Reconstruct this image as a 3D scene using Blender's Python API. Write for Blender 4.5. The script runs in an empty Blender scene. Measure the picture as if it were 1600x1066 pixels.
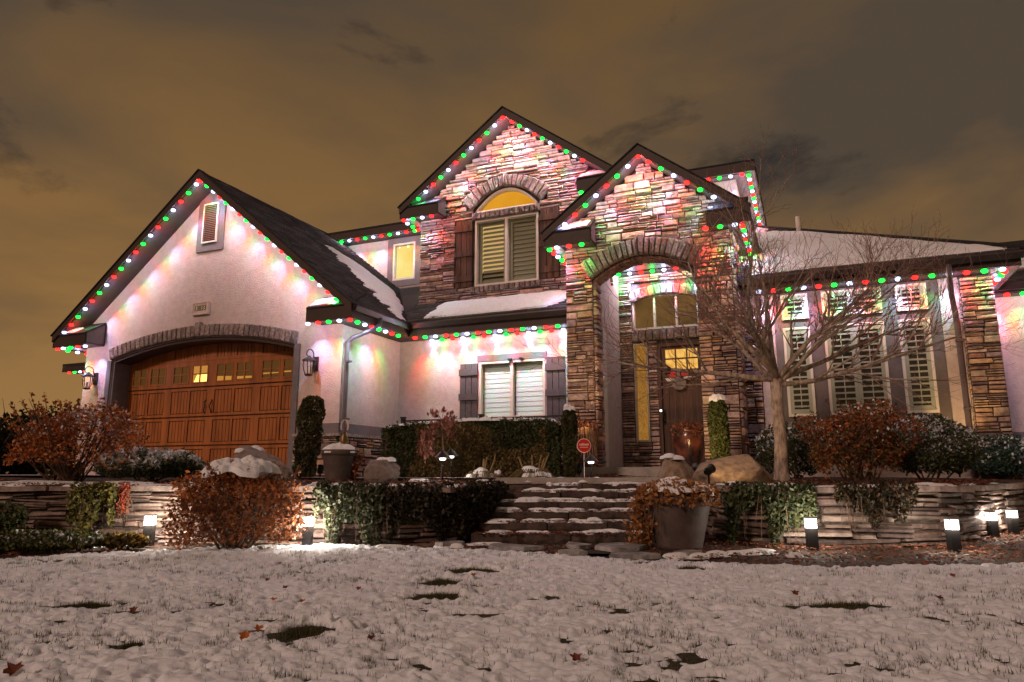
import bpy, math, random
import numpy as np
from mathutils import Matrix, Vector

# ------------------------------------------------------------------ camera, sky, street light, exposure
SC = bpy.context.scene
COL = SC.collection
F, TH, PS = 1104.47, math.radians(10.622), math.radians(22.812)
cam = bpy.data.cameras.new('camera'); cam.sensor_width = 36.0; cam.lens = F / 1600 * 36
cam.clip_start = 0.05; cam.clip_end = 2000
cam_o = bpy.data.objects.new('camera', cam); COL.objects.link(cam_o)
cam_o.rotation_euler = (math.pi / 2 + TH, 0, PS)
SC.camera = cam_o

SC.view_settings.view_transform = 'Standard'; SC.view_settings.look = 'None'
SC.view_settings.gamma = 1.0; SC.view_settings.exposure = 0.0; SC.view_settings.use_curve_mapping = False

world = bpy.data.worlds.new('World'); SC.world = world; world.use_nodes = True
def build_sky():
    nt = world.node_tree; nt.nodes.clear(); N = nt.nodes.new; L = nt.links.new
    out = N('ShaderNodeOutputWorld'); bg = N('ShaderNodeBackground'); L(bg.outputs[0], out.inputs[0])
    tc = N('ShaderNodeTexCoord')
    sep = N('ShaderNodeSeparateXYZ'); L(tc.outputs['Generated'], sep.inputs[0])
    # amber city glow near the horizon fading into a browner zenith
    ramp = N('ShaderNodeValToRGB'); L(sep.outputs['Z'], ramp.inputs[0])
    e = ramp.color_ramp.elements
    e[0].position = 0.0; e[0].color = (0.330, 0.182, 0.064, 1)
    e[1].position = 0.85; e[1].color = (0.052, 0.036, 0.020, 1)
    m = e.new(0.22); m.color = (0.262, 0.141, 0.048, 1)
    m = e.new(0.50); m.color = (0.165, 0.093, 0.038, 1)
    # cloud layer stretched into bands
    mp = N('ShaderNodeMapping'); L(tc.outputs['Generated'], mp.inputs[0])
    mp.inputs['Location'].default_value = (5.1, 1.35, -0.2); mp.inputs['Scale'].default_value = (1.3, 1.3, 3.4)
    n1 = N('ShaderNodeTexNoise'); L(mp.outputs[0], n1.inputs['Vector'])
    n1.inputs['Scale'].default_value = 1.35; n1.inputs['Detail'].default_value = 7; n1.inputs['Roughness'].default_value = 0.52; n1.inputs['Distortion'].default_value = 0.35
    r1 = N('ShaderNodeValToRGB'); L(n1.outputs[0], r1.inputs[0])
    r1.color_ramp.elements[0].position = 0.38; r1.color_ramp.elements[1].position = 0.62
    mix = N('ShaderNodeMix'); mix.data_type = 'RGBA'; L(r1.outputs[0], mix.inputs[0]); L(ramp.outputs[0], mix.inputs[6])
    mix.inputs[7].default_value = (0.082, 0.060, 0.042, 1)
    # gaps in the cloud where the night shows through
    mp2 = N('ShaderNodeMapping'); L(tc.outputs['Generated'], mp2.inputs[0])
    mp2.inputs['Location'].default_value = (1.65, 3.1, 0.7); mp2.inputs['Scale'].default_value = (1.6, 1.6, 3.0)
    n2 = N('ShaderNodeTexNoise'); L(mp2.outputs[0], n2.inputs['Vector'])
    n2.inputs['Scale'].default_value = 2.3; n2.inputs['Detail'].default_value = 9; n2.inputs['Roughness'].default_value = 0.62; n2.inputs['Distortion'].default_value = 0.3
    r2 = N('ShaderNodeValToRGB'); L(n2.outputs[0], r2.inputs[0])
    r2.color_ramp.elements[0].position = 0.585; r2.color_ramp.elements[1].position = 0.74
    mix2 = N('ShaderNodeMix'); mix2.data_type = 'RGBA'; L(r2.outputs[0], mix2.inputs[0]); L(mix.outputs[2], mix2.inputs[6])
    mix2.inputs[7].default_value = (0.016, 0.016, 0.018, 1)
    L(mix2.outputs[2], bg.inputs['Color']); bg.inputs['Strength'].default_value = 1.0
build_sky()

# the one sun lamp: the warm street light that falls on the lot from behind the camera
sun = bpy.data.lights.new('street_glow', 'SUN'); sun.energy = 1.25; sun.angle = math.radians(6); sun.color = (1.0, 0.66, 0.53)
sun_o = bpy.data.objects.new('street_glow', sun); COL.objects.link(sun_o)
RT = np.array([math.cos(PS), math.sin(PS), 0.0])
FH = np.array([-math.sin(PS), math.cos(PS), 0.0])
_d = RT * 0.62 + FH * 0.78 + np.array([0, 0, -0.50])
sun_o.rotation_euler = Vector(_d).to_track_quat('-Z', 'Y').to_euler()

SC.cycles.use_denoising = True
SC.cycles.max_bounces = 5; SC.cycles.diffuse_bounces = 2; SC.cycles.glossy_bounces = 2; SC.cycles.use_adaptive_sampling = True; SC.cycles.adaptive_threshold = 0.02; SC.cycles.transparent_max_bounces = 12
SC.cycles.sample_clamp_indirect = 4.0
SC.cycles.caustics_reflective = False; SC.cycles.caustics_refractive = False
try: SC.cycles.use_light_tree = True
except Exception: pass

# ------------------------------------------------------------------ measuring helpers
FW = np.array([-math.sin(PS) * math.cos(TH), math.cos(PS) * math.cos(TH), math.sin(TH)])
UP = np.cross(RT, FW)
def ray(px, py): return FW + RT * (px - 800) / F - UP * (py - 533) / F
def on_z(px, py, z): d = ray(px, py); return d * z / d[2]
def on_y(px, py, y): d = ray(px, py); return d * y / d[1]
def at(px, py, v): d = ray(px, py); return d * v / float(d @ FH)
def uv(u, v, z=0.0): p = RT * u + FH * v; return np.array([p[0], p[1], z])
def to_uv(p): p = np.asarray(p, float); return float(p @ RT), float(p @ FH)

RNG = np.random.default_rng(7)
random.seed(7)

def vnoise(x, y, seed=0):
    x = np.asarray(x, float); y = np.asarray(y, float)
    ix = np.floor(x).astype(np.int64); iy = np.floor(y).astype(np.int64)
    fx = x - ix; fy = y - iy
    fx = fx * fx * fx * (fx * (fx * 6 - 15) + 10); fy = fy * fy * fy * (fy * (fy * 6 - 15) + 10)
    def h(a, b):
        n = (a * 374761393 + b * 668265263 + seed * 974634777) & 0xffffffff
        n = ((n ^ (n >> 13)) * 1274126177) & 0xffffffff
        n = ((n ^ (n >> 15)) * 2246822519) & 0xffffffff
        return ((n ^ (n >> 16)) & 0xffff) / 65535.0
    a = h(ix, iy); b = h(ix + 1, iy); c = h(ix, iy + 1); d = h(ix + 1, iy + 1)
    return (a * (1 - fx) + b * fx) * (1 - fy) + (c * (1 - fx) + d * fx) * fy
def fbm(x, y, seed=0, octv=4, gain=0.5):
    s = 0; a = 1.0; t = 0
    for i in range(octv):
        s = s + a * vnoise(x * 2 ** i + 17.3 * i, y * 2 ** i - 9.1 * i, seed + i); t += a; a *= gain
    return s / t

# ------------------------------------------------------------------ materials
MATS = {}
def mat(name, col, rough=0.8, bump=0.0, bscale=40.0, var=0.0, vscale=6.0, col2=None, metal=0.0, attr=False, spec=0.3, detail=5.0, stretch=(1, 1, 1), trans=0.0):
    if name in MATS: return MATS[name]
    m = bpy.data.materials.new(name); m.use_nodes = True; nt = m.node_tree; N = nt.nodes.new; L = nt.links.new
    b = nt.nodes['Principled BSDF']
    b.inputs['Roughness'].default_value = rough; b.inputs['Metallic'].default_value = metal
    b.inputs['Specular IOR Level'].default_value = spec
    tc = N('ShaderNodeTexCoord'); mp = N('ShaderNodeMapping'); L(tc.outputs['Object'], mp.inputs[0]); mp.inputs['Scale'].default_value = stretch
    src = None
    if attr:
        at_ = N('ShaderNodeAttribute'); at_.attribute_name = 'col'; src = at_.outputs['Color']
    else:
        rgb = N('ShaderNodeRGB'); rgb.outputs[0].default_value = (*col, 1); src = rgb.outputs[0]
    if var > 0 or col2 is not None:
        n = N('ShaderNodeTexNoise'); L(mp.outputs[0], n.inputs['Vector']); n.inputs['Scale'].default_value = vscale; n.inputs['Detail'].default_value = detail; n.inputs['Roughness'].default_value = 0.62
        r = N('ShaderNodeValToRGB'); L(n.outputs[0], r.inputs[0]); r.color_ramp.elements[0].position = 0.32; r.color_ramp.elements[1].position = 0.68
        if col2 is not None:
            mx = N('ShaderNodeMix'); mx.data_type = 'RGBA'; L(r.outputs[0], mx.inputs[0]); L(src, mx.inputs[6]); mx.inputs[7].default_value = (*col2, 1); src = mx.outputs[2]
        if var > 0:
            mr = N('ShaderNodeMapRange'); L(n.outputs[0], mr.inputs[0]); mr.inputs[1].default_value = 0.36; mr.inputs[2].default_value = 0.64
            mr.inputs[3].default_value = 1 - var; mr.inputs[4].default_value = 1 + var
            mm = N('ShaderNodeMix'); mm.data_type = 'RGBA'; mm.blend_type = 'MULTIPLY'; mm.inputs[0].default_value = 1.0
            L(src, mm.inputs[6]); L(mr.outputs[0], mm.inputs[7]); src = mm.outputs[2]
    L(src, b.inputs['Base Color'])
    if bump > 0:
        bn = N('ShaderNodeTexNoise'); L(mp.outputs[0], bn.inputs['Vector']); bn.inputs['Scale'].default_value = bscale; bn.inputs['Detail'].default_value = 6; bn.inputs['Roughness'].default_value = 0.65
        bp = N('ShaderNodeBump'); bp.inputs['Strength'].default_value = bump; bp.inputs['Distance'].default_value = 0.02
        L(bn.outputs[0], bp.inputs['Height']); L(bp.outputs[0], b.inputs['Normal'])
    if trans > 0:
        tr = N('ShaderNodeBsdfTranslucent'); L(src, tr.inputs['Color']); ms = N('ShaderNodeMixShader'); ms.inputs[0].default_value = trans
        L(b.outputs[0], ms.inputs[1]); L(tr.outputs[0], ms.inputs[2]); L(ms.outputs[0], nt.nodes['Material Output'].inputs[0])
    MATS[name] = m; return m
def emis(name, col, strength, sample=False, pattern=None):
    if name in MATS: return MATS[name]
    m = bpy.data.materials.new(name); m.use_nodes = True; nt = m.node_tree; N = nt.nodes.new; L = nt.links.new
    nt.nodes.remove(nt.nodes['Principled BSDF']); e = N('ShaderNodeEmission'); e.inputs[1].default_value = strength
    e.inputs[0].default_value = (*col, 1)
    if pattern:
        tc = N('ShaderNodeTexCoord'); n = N('ShaderNodeTexNoise'); n.inputs['Scale'].default_value = pattern[0]; n.inputs['Detail'].default_value = 4
        L(tc.outputs['Object'], n.inputs['Vector']); r = N('ShaderNodeValToRGB'); L(n.outputs[0], r.inputs[0])
        r.color_ramp.elements[0].position = 0.3; r.color_ramp.elements[1].position = 0.7
        r.color_ramp.elements[0].color = (*pattern[1], 1); r.color_ramp.elements[1].color = (*col, 1); L(r.outputs[0], e.inputs[0])
    L(e.outputs[0], nt.nodes['Material Output'].inputs[0])
    m.cycles.emission_sampling = 'AUTO' if sample else 'NONE'
    MATS[name] = m; return m
def glass(name, tint=(1, 1, 1), refl=0.10):
    if name in MATS: return MATS[name]
    m = bpy.data.materials.new(name); m.use_nodes = True; nt = m.node_tree; N = nt.nodes.new; L = nt.links.new
    nt.nodes.remove(nt.nodes['Principled BSDF'])
    t = N('ShaderNodeBsdfTransparent'); t.inputs[0].default_value = (*tint, 1)
    g = N('ShaderNodeBsdfGlossy'); g.inputs['Roughness'].default_value = 0.03
    fr = N('ShaderNodeFresnel'); fr.inputs[0].default_value = 1.5
    ad = N('ShaderNodeMath'); ad.operation = 'ADD'; L(fr.outputs[0], ad.inputs[0]); ad.inputs[1].default_value = refl * 0.5; ad.use_clamp = True
    geo = N('ShaderNodeNewGeometry'); inv = N('ShaderNodeMath'); inv.operation = 'SUBTRACT'; inv.inputs[0].default_value = 1.0; L(geo.outputs['Backfacing'], inv.inputs[1])
    mu = N('ShaderNodeMath'); mu.operation = 'MULTIPLY'; L(ad.outputs[0], mu.inputs[0]); L(inv.outputs[0], mu.inputs[1])
    ms = N('ShaderNodeMixShader'); L(mu.outputs[0], ms.inputs[0]); L(t.outputs[0], ms.inputs[1]); L(g.outputs[0], ms.inputs[2])
    L(ms.outputs[0], nt.nodes['Material Output'].inputs[0]); MATS[name] = m; return m

STUCCO = mat('stucco', (0.52, 0.43, 0.40), 0.92, 1.0, 48, 0.10, 9.0, detail=12)
TRIM = mat('grey_trim_paint', (0.155, 0.135, 0.14), 0.7, 0.12, 30, 0.12, 8)
SHUT = mat('shutter_paint', (0.085, 0.072, 0.075), 0.75, 0.2, 60, 0.18, 14)
FASCIA = mat('brown_fascia_paint', (0.044, 0.027, 0.020), 0.55, 0.1, 30, 0.15, 5)
SOFFIT = mat('soffit_board', (0.070, 0.055, 0.052), 0.6, 0.1, 30, 0.12, 6)
GUTTER = mat('gutter_metal', (0.060, 0.050, 0.050), 0.35, 0.04, 20, 0.1, 5, metal=0.3)
SPOUT = mat('downspout_metal', (0.13, 0.105, 0.11), 0.4, 0.04, 20, 0.1, 5, metal=0.2)
SHINGLE = mat('asphalt_shingle', (0.042, 0.040, 0.042), 0.95, 0.8, 150, 0.5, 55, attr=True)
ROOFB = mat('roof_deck', (0.030, 0.028, 0.030), 0.95, 0.5, 90, 0.3, 20)
MORTAR = mat('dark_mortar', (0.060, 0.048, 0.042), 0.95, 0.5, 60, 0.3, 10)  # dark mortar colour of the backing between stones
STONE = mat('ledge_stone', (0.3, 0.22, 0.16), 0.88, 0.75, 38, 0.34, 11, attr=True)
CAST = mat('rough_cast_stone', (0.20, 0.165, 0.15), 0.92, 1.0, 45, 0.5, 26, attr=True)
WFRAME = mat('cream_window_vinyl', (0.62, 0.57, 0.50), 0.5, 0.05, 20, 0.05, 4)
BLIND = mat('white_blind_slat', (0.66, 0.80, 0.80), 0.6, 0.0, 20, 0.04, 5)
LOUVER = mat('cream_shutter_louver', (0.42, 0.42, 0.36), 0.6, 0.0, 20, 0.05, 5)
OLIVE = mat('drawn_slat', (0.28, 0.27, 0.20), 0.7, 0.0, 20, 0.08, 5)
ROOM = mat('dark_room', (0.030, 0.026, 0.022), 0.9, 0, 1, 0.2, 3)
GLASS = glass('window_glass', (0.96, 0.98, 0.97), 0.05)
DOORW = mat('garage_door_stain', (0.31, 0.100, 0.022), 0.5, 0.25, 20, 0.28, 7, stretch=(1, 1, 0.12))
DOORG = mat('garage_door_groove', (0.085, 0.026, 0.008), 0.7, 0.2, 20, 0.2, 6)
DARKW = mat('dark_stained_wood', (0.075, 0.036, 0.022), 0.55, 0.4, 22, 0.45, 9, stretch=(1, 1, 0.08))
BARNW = mat('weathered_shutter_wood', (0.085, 0.045, 0.030), 0.75, 0.6, 24, 0.5, 10, stretch=(1, 1, 0.1))
BLACK = mat('black_metal', (0.014, 0.013, 0.013), 0.4, 0.05, 30, 0.1, 6, metal=0.4)
BRONZE = mat('bronze_metal', (0.05, 0.043, 0.042), 0.42, 0.1, 30, 0.15, 9, metal=0.6)
SNOW = mat('snow', (0.78, 0.80, 0.84), 0.75, 0.5, 70, 0.07, 16, spec=0.4)
CONC = mat('concrete', (0.36, 0.33, 0.30), 0.9, 0.35, 60, 0.18, 7)
MULCH = mat('bark_mulch', (0.050, 0.030, 0.020), 0.97, 1.0, 60, 0.6, 26)
ROCK = mat('boulder_rock', (0.36, 0.27, 0.20), 0.9, 1.0, 24, 0.55, 9, col2=(0.20, 0.14, 0.10))
ROCKG = mat('grey_boulder_rock', (0.33, 0.27, 0.24), 0.9, 1.0, 24, 0.55, 9, col2=(0.14, 0.105, 0.09))
TIMB = mat('step_stone', (0.066, 0.047, 0.038), 0.9, 0.8, 25, 0.45, 9)
LEAF = mat('leaf', (0.1, 0.1, 0.05), 0.6, 0, 1, 0, 1, attr=True, trans=0.25)
BARK = mat('tree_bark', (0.38, 0.30, 0.24), 0.92, 1.0, 60, 0.45, 24, stretch=(1, 1, 0.35))
TWIG = mat('dry_stem', (0.12, 0.075, 0.048), 0.9, 0.3, 30, 0.3, 10)
POT = mat('pewter_planter', (0.088, 0.064, 0.055), 0.55, 0.2, 30, 0.25, 6)
GLAZE = mat('dark_glazed_pot', (0.030, 0.022, 0.024), 0.22, 0.1, 14, 0.4, 5, col2=(0.16, 0.045, 0.022), spec=0.6)
TERRA = mat('terracotta_pot', (0.24, 0.075, 0.045), 0.6, 0.2, 25, 0.3, 5)
STRIP = mat('light_track', (0.035, 0.03, 0.03), 0.5, 0, 1, 0.05, 3)

LED = {'W': ((0.52, 0.57, 1.0), emis('led_white', (0.60, 0.68, 1.0), 4.0)),
       'R': ((1.0, 0.045, 0.035), emis('led_red', (1.0, 0.012, 0.010), 7.0)),
       'G': ((0.03, 1.0, 0.14), emis('led_green', (0.008, 1.0, 0.045), 5.0))}
LED_W = {'W': 1.9, 'R': 1.6, 'G': 0.75}

# ------------------------------------------------------------------ mesh helpers
def new_obj(name, me, parent=None, loc=None):
    o = bpy.data.objects.new(name, me); COL.objects.link(o)
    if loc is not None: o.location = loc
    if parent is not None:
        o.parent = parent
        if parent.type == 'EMPTY' and parent.parent is None:
            o.matrix_parent_inverse = Matrix.Translation(-parent.location)
    return o
def tag(o, label=None, cat=None, group=None, kind=None):
    if label: o['label'] = label
    if cat: o['category'] = cat
    if group: o['group'] = group
    if kind: o['kind'] = kind
    return o
def empty(name, loc, label, cat, group=None):
    o = bpy.data.objects.new(name, None); COL.objects.link(o); o.location = tuple(float(c) for c in loc); o.empty_display_size = 0.2
    return tag(o, label, cat, group)
def np_mesh(name, V, Q, m, cols=None, smooth=False):
    """quads (or tris) from numpy arrays"""
    V = np.asarray(V, np.float32); Q = np.asarray(Q, np.int32); k = Q.shape[1]
    me = bpy.data.meshes.new(name); me.vertices.add(len(V)); me.vertices.foreach_set('co', V.ravel())
    me.loops.add(Q.size); me.loops.foreach_set('vertex_index', Q.ravel())
    me.polygons.add(len(Q)); me.polygons.foreach_set('loop_start', np.arange(0, Q.size, k, dtype=np.int32))
    me.polygons.foreach_set('loop_total', np.full(len(Q), k, np.int32))
    me.update(calc_edges=True)
    if cols is not None:
        a = me.color_attributes.new('col', 'FLOAT_COLOR', 'POINT'); c = np.ones((len(V), 4), np.float32); c[:, :3] = cols; a.data.foreach_set('color', c.ravel())
    if smooth: me.polygons.foreach_set('use_smooth', np.ones(len(Q), bool))
    me.materials.append(m); return me

class MB:
    def __init__(s): s.v = []; s.f = []; s.c = []
    def add(s, vs, fs, col=None):
        n = len(s.v); s.v += [tuple(map(float, p)) for p in vs]; s.f += [tuple(i + n for i in q) for q in fs]
        s.c += [col or (0.5, 0.5, 0.5)] * len(vs); return s
    def box(s, x0, x1, y0, y1, z0, z1, col=None):
        return s.add([(x0, y0, z0), (x1, y0, z0), (x1, y1, z0), (x0, y1, z0), (x0, y0, z1), (x1, y0, z1), (x1, y1, z1), (x0, y1, z1)],
                     [(0, 3, 2, 1), (4, 5, 6, 7), (0, 1, 5, 4), (1, 2, 6, 5), (2, 3, 7, 6), (3, 0, 4, 7)], col)
    def obox(s, c, ax, ay, az, col=None):
        c, ax, ay, az = map(np.asarray, (c, ax, ay, az))
        vs = [c + i * ax + j * ay + k * az for k in (-1, 1) for i, j in ((-1, -1), (1, -1), (1, 1), (-1, 1))]
        return s.add(vs, [(0, 3, 2, 1), (4, 5, 6, 7), (0, 1, 5, 4), (1, 2, 6, 5), (2, 3, 7, 6), (3, 0, 4, 7)], col)
    def prism(s, poly, ext, col=None):
        """polygon of 3-D points extruded by vector ext"""
        n = len(poly); e = np.asarray(ext, float); p = [np.asarray(q, float) for q in poly]
        vs = p + [q + e for q in p]
        fs = [tuple(range(n)), tuple(range(2 * n - 1, n - 1, -1))] + [(i, i + n, (i + 1) % n + n, (i + 1) % n) for i in range(n)]
        return s.add(vs, fs, col)
    def tube(s, pts, rad, n=6, col=None, cap=True):
        pts = [np.asarray(p, float) for p in pts]
        if not hasattr(rad, '__len__'): rad = [rad] * len(pts)
        vs = []; fs = []; ref = np.array([0.31, 0.17, 0.93])
        for i, p in enumerate(pts):
            t = pts[min(i + 1, len(pts) - 1)] - pts[max(i - 1, 0)]; t = t / (np.linalg.norm(t) + 1e-9)
            if abs(t @ ref) > 0.95: ref = np.array([0.9, 0.3, 0.1])
            a = np.cross(t, ref); a /= np.linalg.norm(a) + 1e-9; b = np.cross(t, a)
            for k in range(n):
                w = 2 * math.pi * k / n; vs.append(p + rad[i] * (a * math.cos(w) + b * math.sin(w)))
        for i in range(len(pts) - 1):
            for k in range(n): fs.append((i * n + k, i * n + (k + 1) % n, (i + 1) * n + (k + 1) % n, (i + 1) * n + k))
        if cap: fs += [tuple(range(n - 1, -1, -1)), tuple((len(pts) - 1) * n + k for k in range(n))]
        return s.add(vs, fs, col)
    def lathe(s, prof, c, n=24, col=None):
        vs = []; fs = []; c = np.asarray(c, float)
        for r, z in prof:
            for k in range(n): w = 2 * math.pi * k / n; vs.append(c + np.array([r * math.cos(w), r * math.sin(w), z]))
        for i in range(len(prof) - 1):
            for k in range(n): fs.append((i * n + k, i * n + (k + 1) % n, (i + 1) * n + (k + 1) % n, (i + 1) * n + k))
        fs += [tuple(range(n - 1, -1, -1)), tuple((len(prof) - 1) * n + k for k in range(n))]
        return s.add(vs, fs, col)
    def build(s, name, m, parent=None, kind=None, smooth=False, label=None, loc=None):
        me = bpy.data.meshes.new(name); me.from_pydata(s.v, [], s.f); me.update()
        a = me.color_attributes.new('col', 'FLOAT_COLOR', 'POINT')
        a.data.foreach_set('color', np.array([(*c, 1.0) for c in s.c], np.float32).ravel())
        if smooth: me.polygons.foreach_set('use_smooth', np.ones(len(me.polygons), bool))
        me.materials.append(m); o = new_obj(name, me, parent, loc)
        if kind: o['kind'] = kind
        if label: o['label'] = label
        return o
def box_part(name, m, parent, *b): return MB().box(*b).build(name, m, parent)

# ------------------------------------------------------------------ ground sheets
def sheet(name, poly, z, m, kind='structure'):
    return MB().add([(p[0], p[1], z) for p in poly], [tuple(range(len(poly)))]).build(name, m, kind=kind)
GROUND = mat('far_ground', (0.045, 0.036, 0.028), 0.95, 0.3, 5, 0.4, 0.4)
sheet('ground', [(-500, -500), (500, -500), (500, 500), (-500, 500)], -0.80, GROUND)

WALL_L = [(-330, 8.3), (-60, 7.75), (200, 7.45), (400, 7.25), (560, 7.1), (660, 7.12), (715, 7.35), (745, 7.75), (765, 8.3), (775, 8.75)]
WALL_R = [(1098, 8.6), (1112, 8.0), (1135, 7.45), (1180, 7.15), (1290, 6.95), (1400, 6.9), (1480, 7.15), (1530, 7.8), (1570, 8.7), (1640, 9.6), (1900, 10.5)]
def lat(px, v, z=-0.4): return (px - 800) * (v * math.cos(TH) + z * math.sin(TH)) / F
PATH_L = [(lat(p, v), v) for p, v in WALL_L]; PATH_R = [(lat(p, v), v) for p, v in WALL_R]
def front_v(u):
    L = PATH_L; R = PATH_R
    if u <= L[-1][0]: return float(np.interp(u, [a for a, b in L], [b for a, b in L]))
    if u >= R[0][0]: return float(np.interp(u, [a for a, b in R], [b for a, b in R]))
    return 8.75
def terrace_z(u, v):
    z = np.interp(v, [6, 7.2, 9.0, 12.0, 60], [-0.15, -0.15, -0.095, -0.05, -0.05])
    return z + 0.03 * (fbm(u * 2.2, v * 2.2, 5) - 0.5)
def build_terrace():
    us = np.concatenate([np.linspace(-30, -9, 15)[:-1], np.linspace(-9, 8, 171), np.linspace(8, 30, 15)[1:]])
    nv = 60; V = []; Q = []; nu = len(us)
    for u in us:
        f = front_v(u) + 0.12
        for j in range(nv):
            t = (j / (nv - 1)) ** 2.2; v = f + t * (60 - f)
            V.append(uv(u, v, float(terrace_z(u, v))))
    for i in range(nu - 1):
        for j in range(nv - 1): Q.append((i * nv + j, (i + 1) * nv + j, (i + 1) * nv + j + 1, i * nv + j + 1))
    o = new_obj('terrace', np_mesh('terrace', V, Q, MULCH, smooth=True)); o['kind'] = 'structure'
build_terrace()

# lower planting bed in front of and under the walls
def build_bed():
    us = np.linspace(-14, 14, 200); vs = np.linspace(4.6, 11.5, 80); U, Vv = np.meshgrid(us, vs, indexing='ij')
    Z = -0.69 + 0.035 * (fbm(U * 3, Vv * 3, 3) - 0.5) + 0.02 * (fbm(U * 14, Vv * 14, 9) - 0.5)
    P = U[..., None] * RT + Vv[..., None] * FH; P[..., 2] = Z
    n, m_ = U.shape; I = np.arange(n * m_).reshape(n, m_)
    Q = np.stack([I[:-1, :-1], I[1:, :-1], I[1:, 1:], I[:-1, 1:]], -1).reshape(-1, 4)
    o = new_obj('garden_bed', np_mesh('garden_bed', P.reshape(-1, 3), Q, MULCH, smooth=True)); o['kind'] = 'structure'
build_bed()

# driveway in front of the garage, lightly snowed over
DRIVE = mat('snowy_driveway', (0.55, 0.55, 0.57), 0.85, 0.3, 20, 0.2, 2.2, col2=(0.30, 0.28, 0.27))
sheet('driveway', [(-40, 10.62), (-7.6, 10.62), (-8.2, 9.0), (-10.5, 7.6), (-16, 6.2), (-40, 5.0)], -0.025, DRIVE)
sheet('path', [tuple(at(470, 746, 9.9)[:2]), tuple(at(690, 746, 8.95)[:2]), tuple(at(1045, 746, 8.80)[:2]), tuple(at(1045, 746, 9.55)[:2]), tuple(at(690, 746, 9.7)[:2]), tuple(at(470, 746, 11.5)[:2])], -0.052, CONC)
MB().prism([tuple(at(775, 746, 8.72)[:2]) + (-0.12,), tuple(at(1040, 746, 8.72)[:2]) + (-0.12,), tuple(at(1040, 746, 8.82)[:2]) + (-0.12,), tuple(at(775, 746, 8.82)[:2]) + (-0.12,)], (0, 0, 0.072)).build('path_kerb', CONC, kind='structure')

# ================================================================== HOUSE
HOUSE = empty('house', (-6, 12.6, 0), 'two-storey stucco and ledgestone house with three gables and a wide garage', 'house')
def hp(name, m, mb, **k): return mb.build(name, m, HOUSE, **k)

def gable_roof(tagname, ax, az, hw, k, Yf, Yw, Yb, ret, wall_l, wall_r, Ye, tz_fascia=0.27):
    tz = az - k * hw
    for s in (-1, 1):
        tx = ax + s * hw
        roof = MB().prism([(ax, Yf + 0.03, az), (tx, Yf + 0.03, tz), (tx, Yf + 0.03, tz - 0.11), (ax, Yf + 0.03, az - 0.11)], (0, Yb - Yf - 0.03, 0)).build('roof_slope', ROOFB, HOUSE)
        # rake board, a drip edge of shingle proud of it, and its soffit
        MB().prism([(ax, Yf, az - 0.005), (tx, Yf, tz - 0.005), (tx, Yf, tz - 0.155), (ax, Yf, az - 0.175)], (0, 0.028, 0)).build('rake_board', FASCIA, roof)
        MB().prism([(ax, Yf - 0.025, az + 0.025), (tx + s * 0.03, Yf - 0.025, tz + 0.025 - 0.03 * k), (tx + s * 0.03, Yf - 0.025, tz - 0.03 * k), (ax, Yf - 0.025, az)], (0, 0.16, 0)).build('shingle_edge', ROOFB, roof)
        MB().prism([(ax, Yf + 0.032, az - 0.125), (tx, Yf + 0.032, tz - 0.125), (tx, Yf + 0.032, tz - 0.145), (ax, Yf + 0.032, az - 0.145)], (0, Yw - Yf - 0.034, 0)).build('rake_soffit', SOFFIT, roof)
        # level eave along the side: fascia and soffit
        wx = wall_r if s > 0 else wall_l
        ye = Ye[0 if s < 0 else 1]
        MB().box(min(tx, tx - s * 0.025), max(tx, tx - s * 0.025), Yf + 0.034, ye, tz - tz_fascia, tz - 0.112).build('eave_fascia', FASCIA, roof)
        a, b = sorted((wx, tx - s * 0.027))
        MB().box(a, b, Yf + 0.04, ye, tz - tz_fascia + 0.01, tz - tz_fascia + 0.03).build('eave_soffit', SOFFIT, roof)
        # boxed return round the corner
        rl = ret[0 if s < 0 else 1]
        if rl:
            ex = tx - s * rl; a, b = sorted((tx - s * 0.03, ex))
            r = MB().box(a, b, Yf + 0.036, Yf + 0.060, tz - tz_fascia, tz - 0.002).build('eave_return', FASCIA, HOUSE)
            MB().box(a, b, Yf + 0.062, Yw - 0.002, tz - tz_fascia + 0.035, tz - tz_fascia + 0.05).build('return_soffit', SOFFIT, r)
            h = 0.30
            MB().prism([(a, Yf + 0.02, tz), (a, Yw - 0.003, tz + h), (a, Yw - 0.003, tz + h - 0.05), (a, Yf + 0.02, tz - 0.03)], (b - a, 0, 0)).build('return_cap', ROOFB, r)
            e0 = ex; MB().prism([(e0, Yf + 0.062, tz - tz_fascia + 0.052), (e0, Yf + 0.062, tz + 0.0), (e0, Yw - 0.003, tz + h - 0.055), (e0, Yw - 0.003, tz - tz_fascia + 0.052)], (s * 0.02, 0, 0)).build('return_end', TRIM, r)
            x1 = e0 - s * 0.012
            fr = MB(); P = [np.array([x1, Yf + 0.062, tz - tz_fascia + 0.052]), np.array([x1, Yf + 0.062, tz]), np.array([x1, Yw - 0.01, tz + h - 0.055]), np.array([x1, Yw - 0.01, tz - tz_fascia + 0.052])]
            for i in range(4):
                fr.tube([P[i], P[(i + 1) % 4]], 0.012, 4)
            fr.build('return_end_moulding', FASCIA, r)
    return tz

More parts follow.
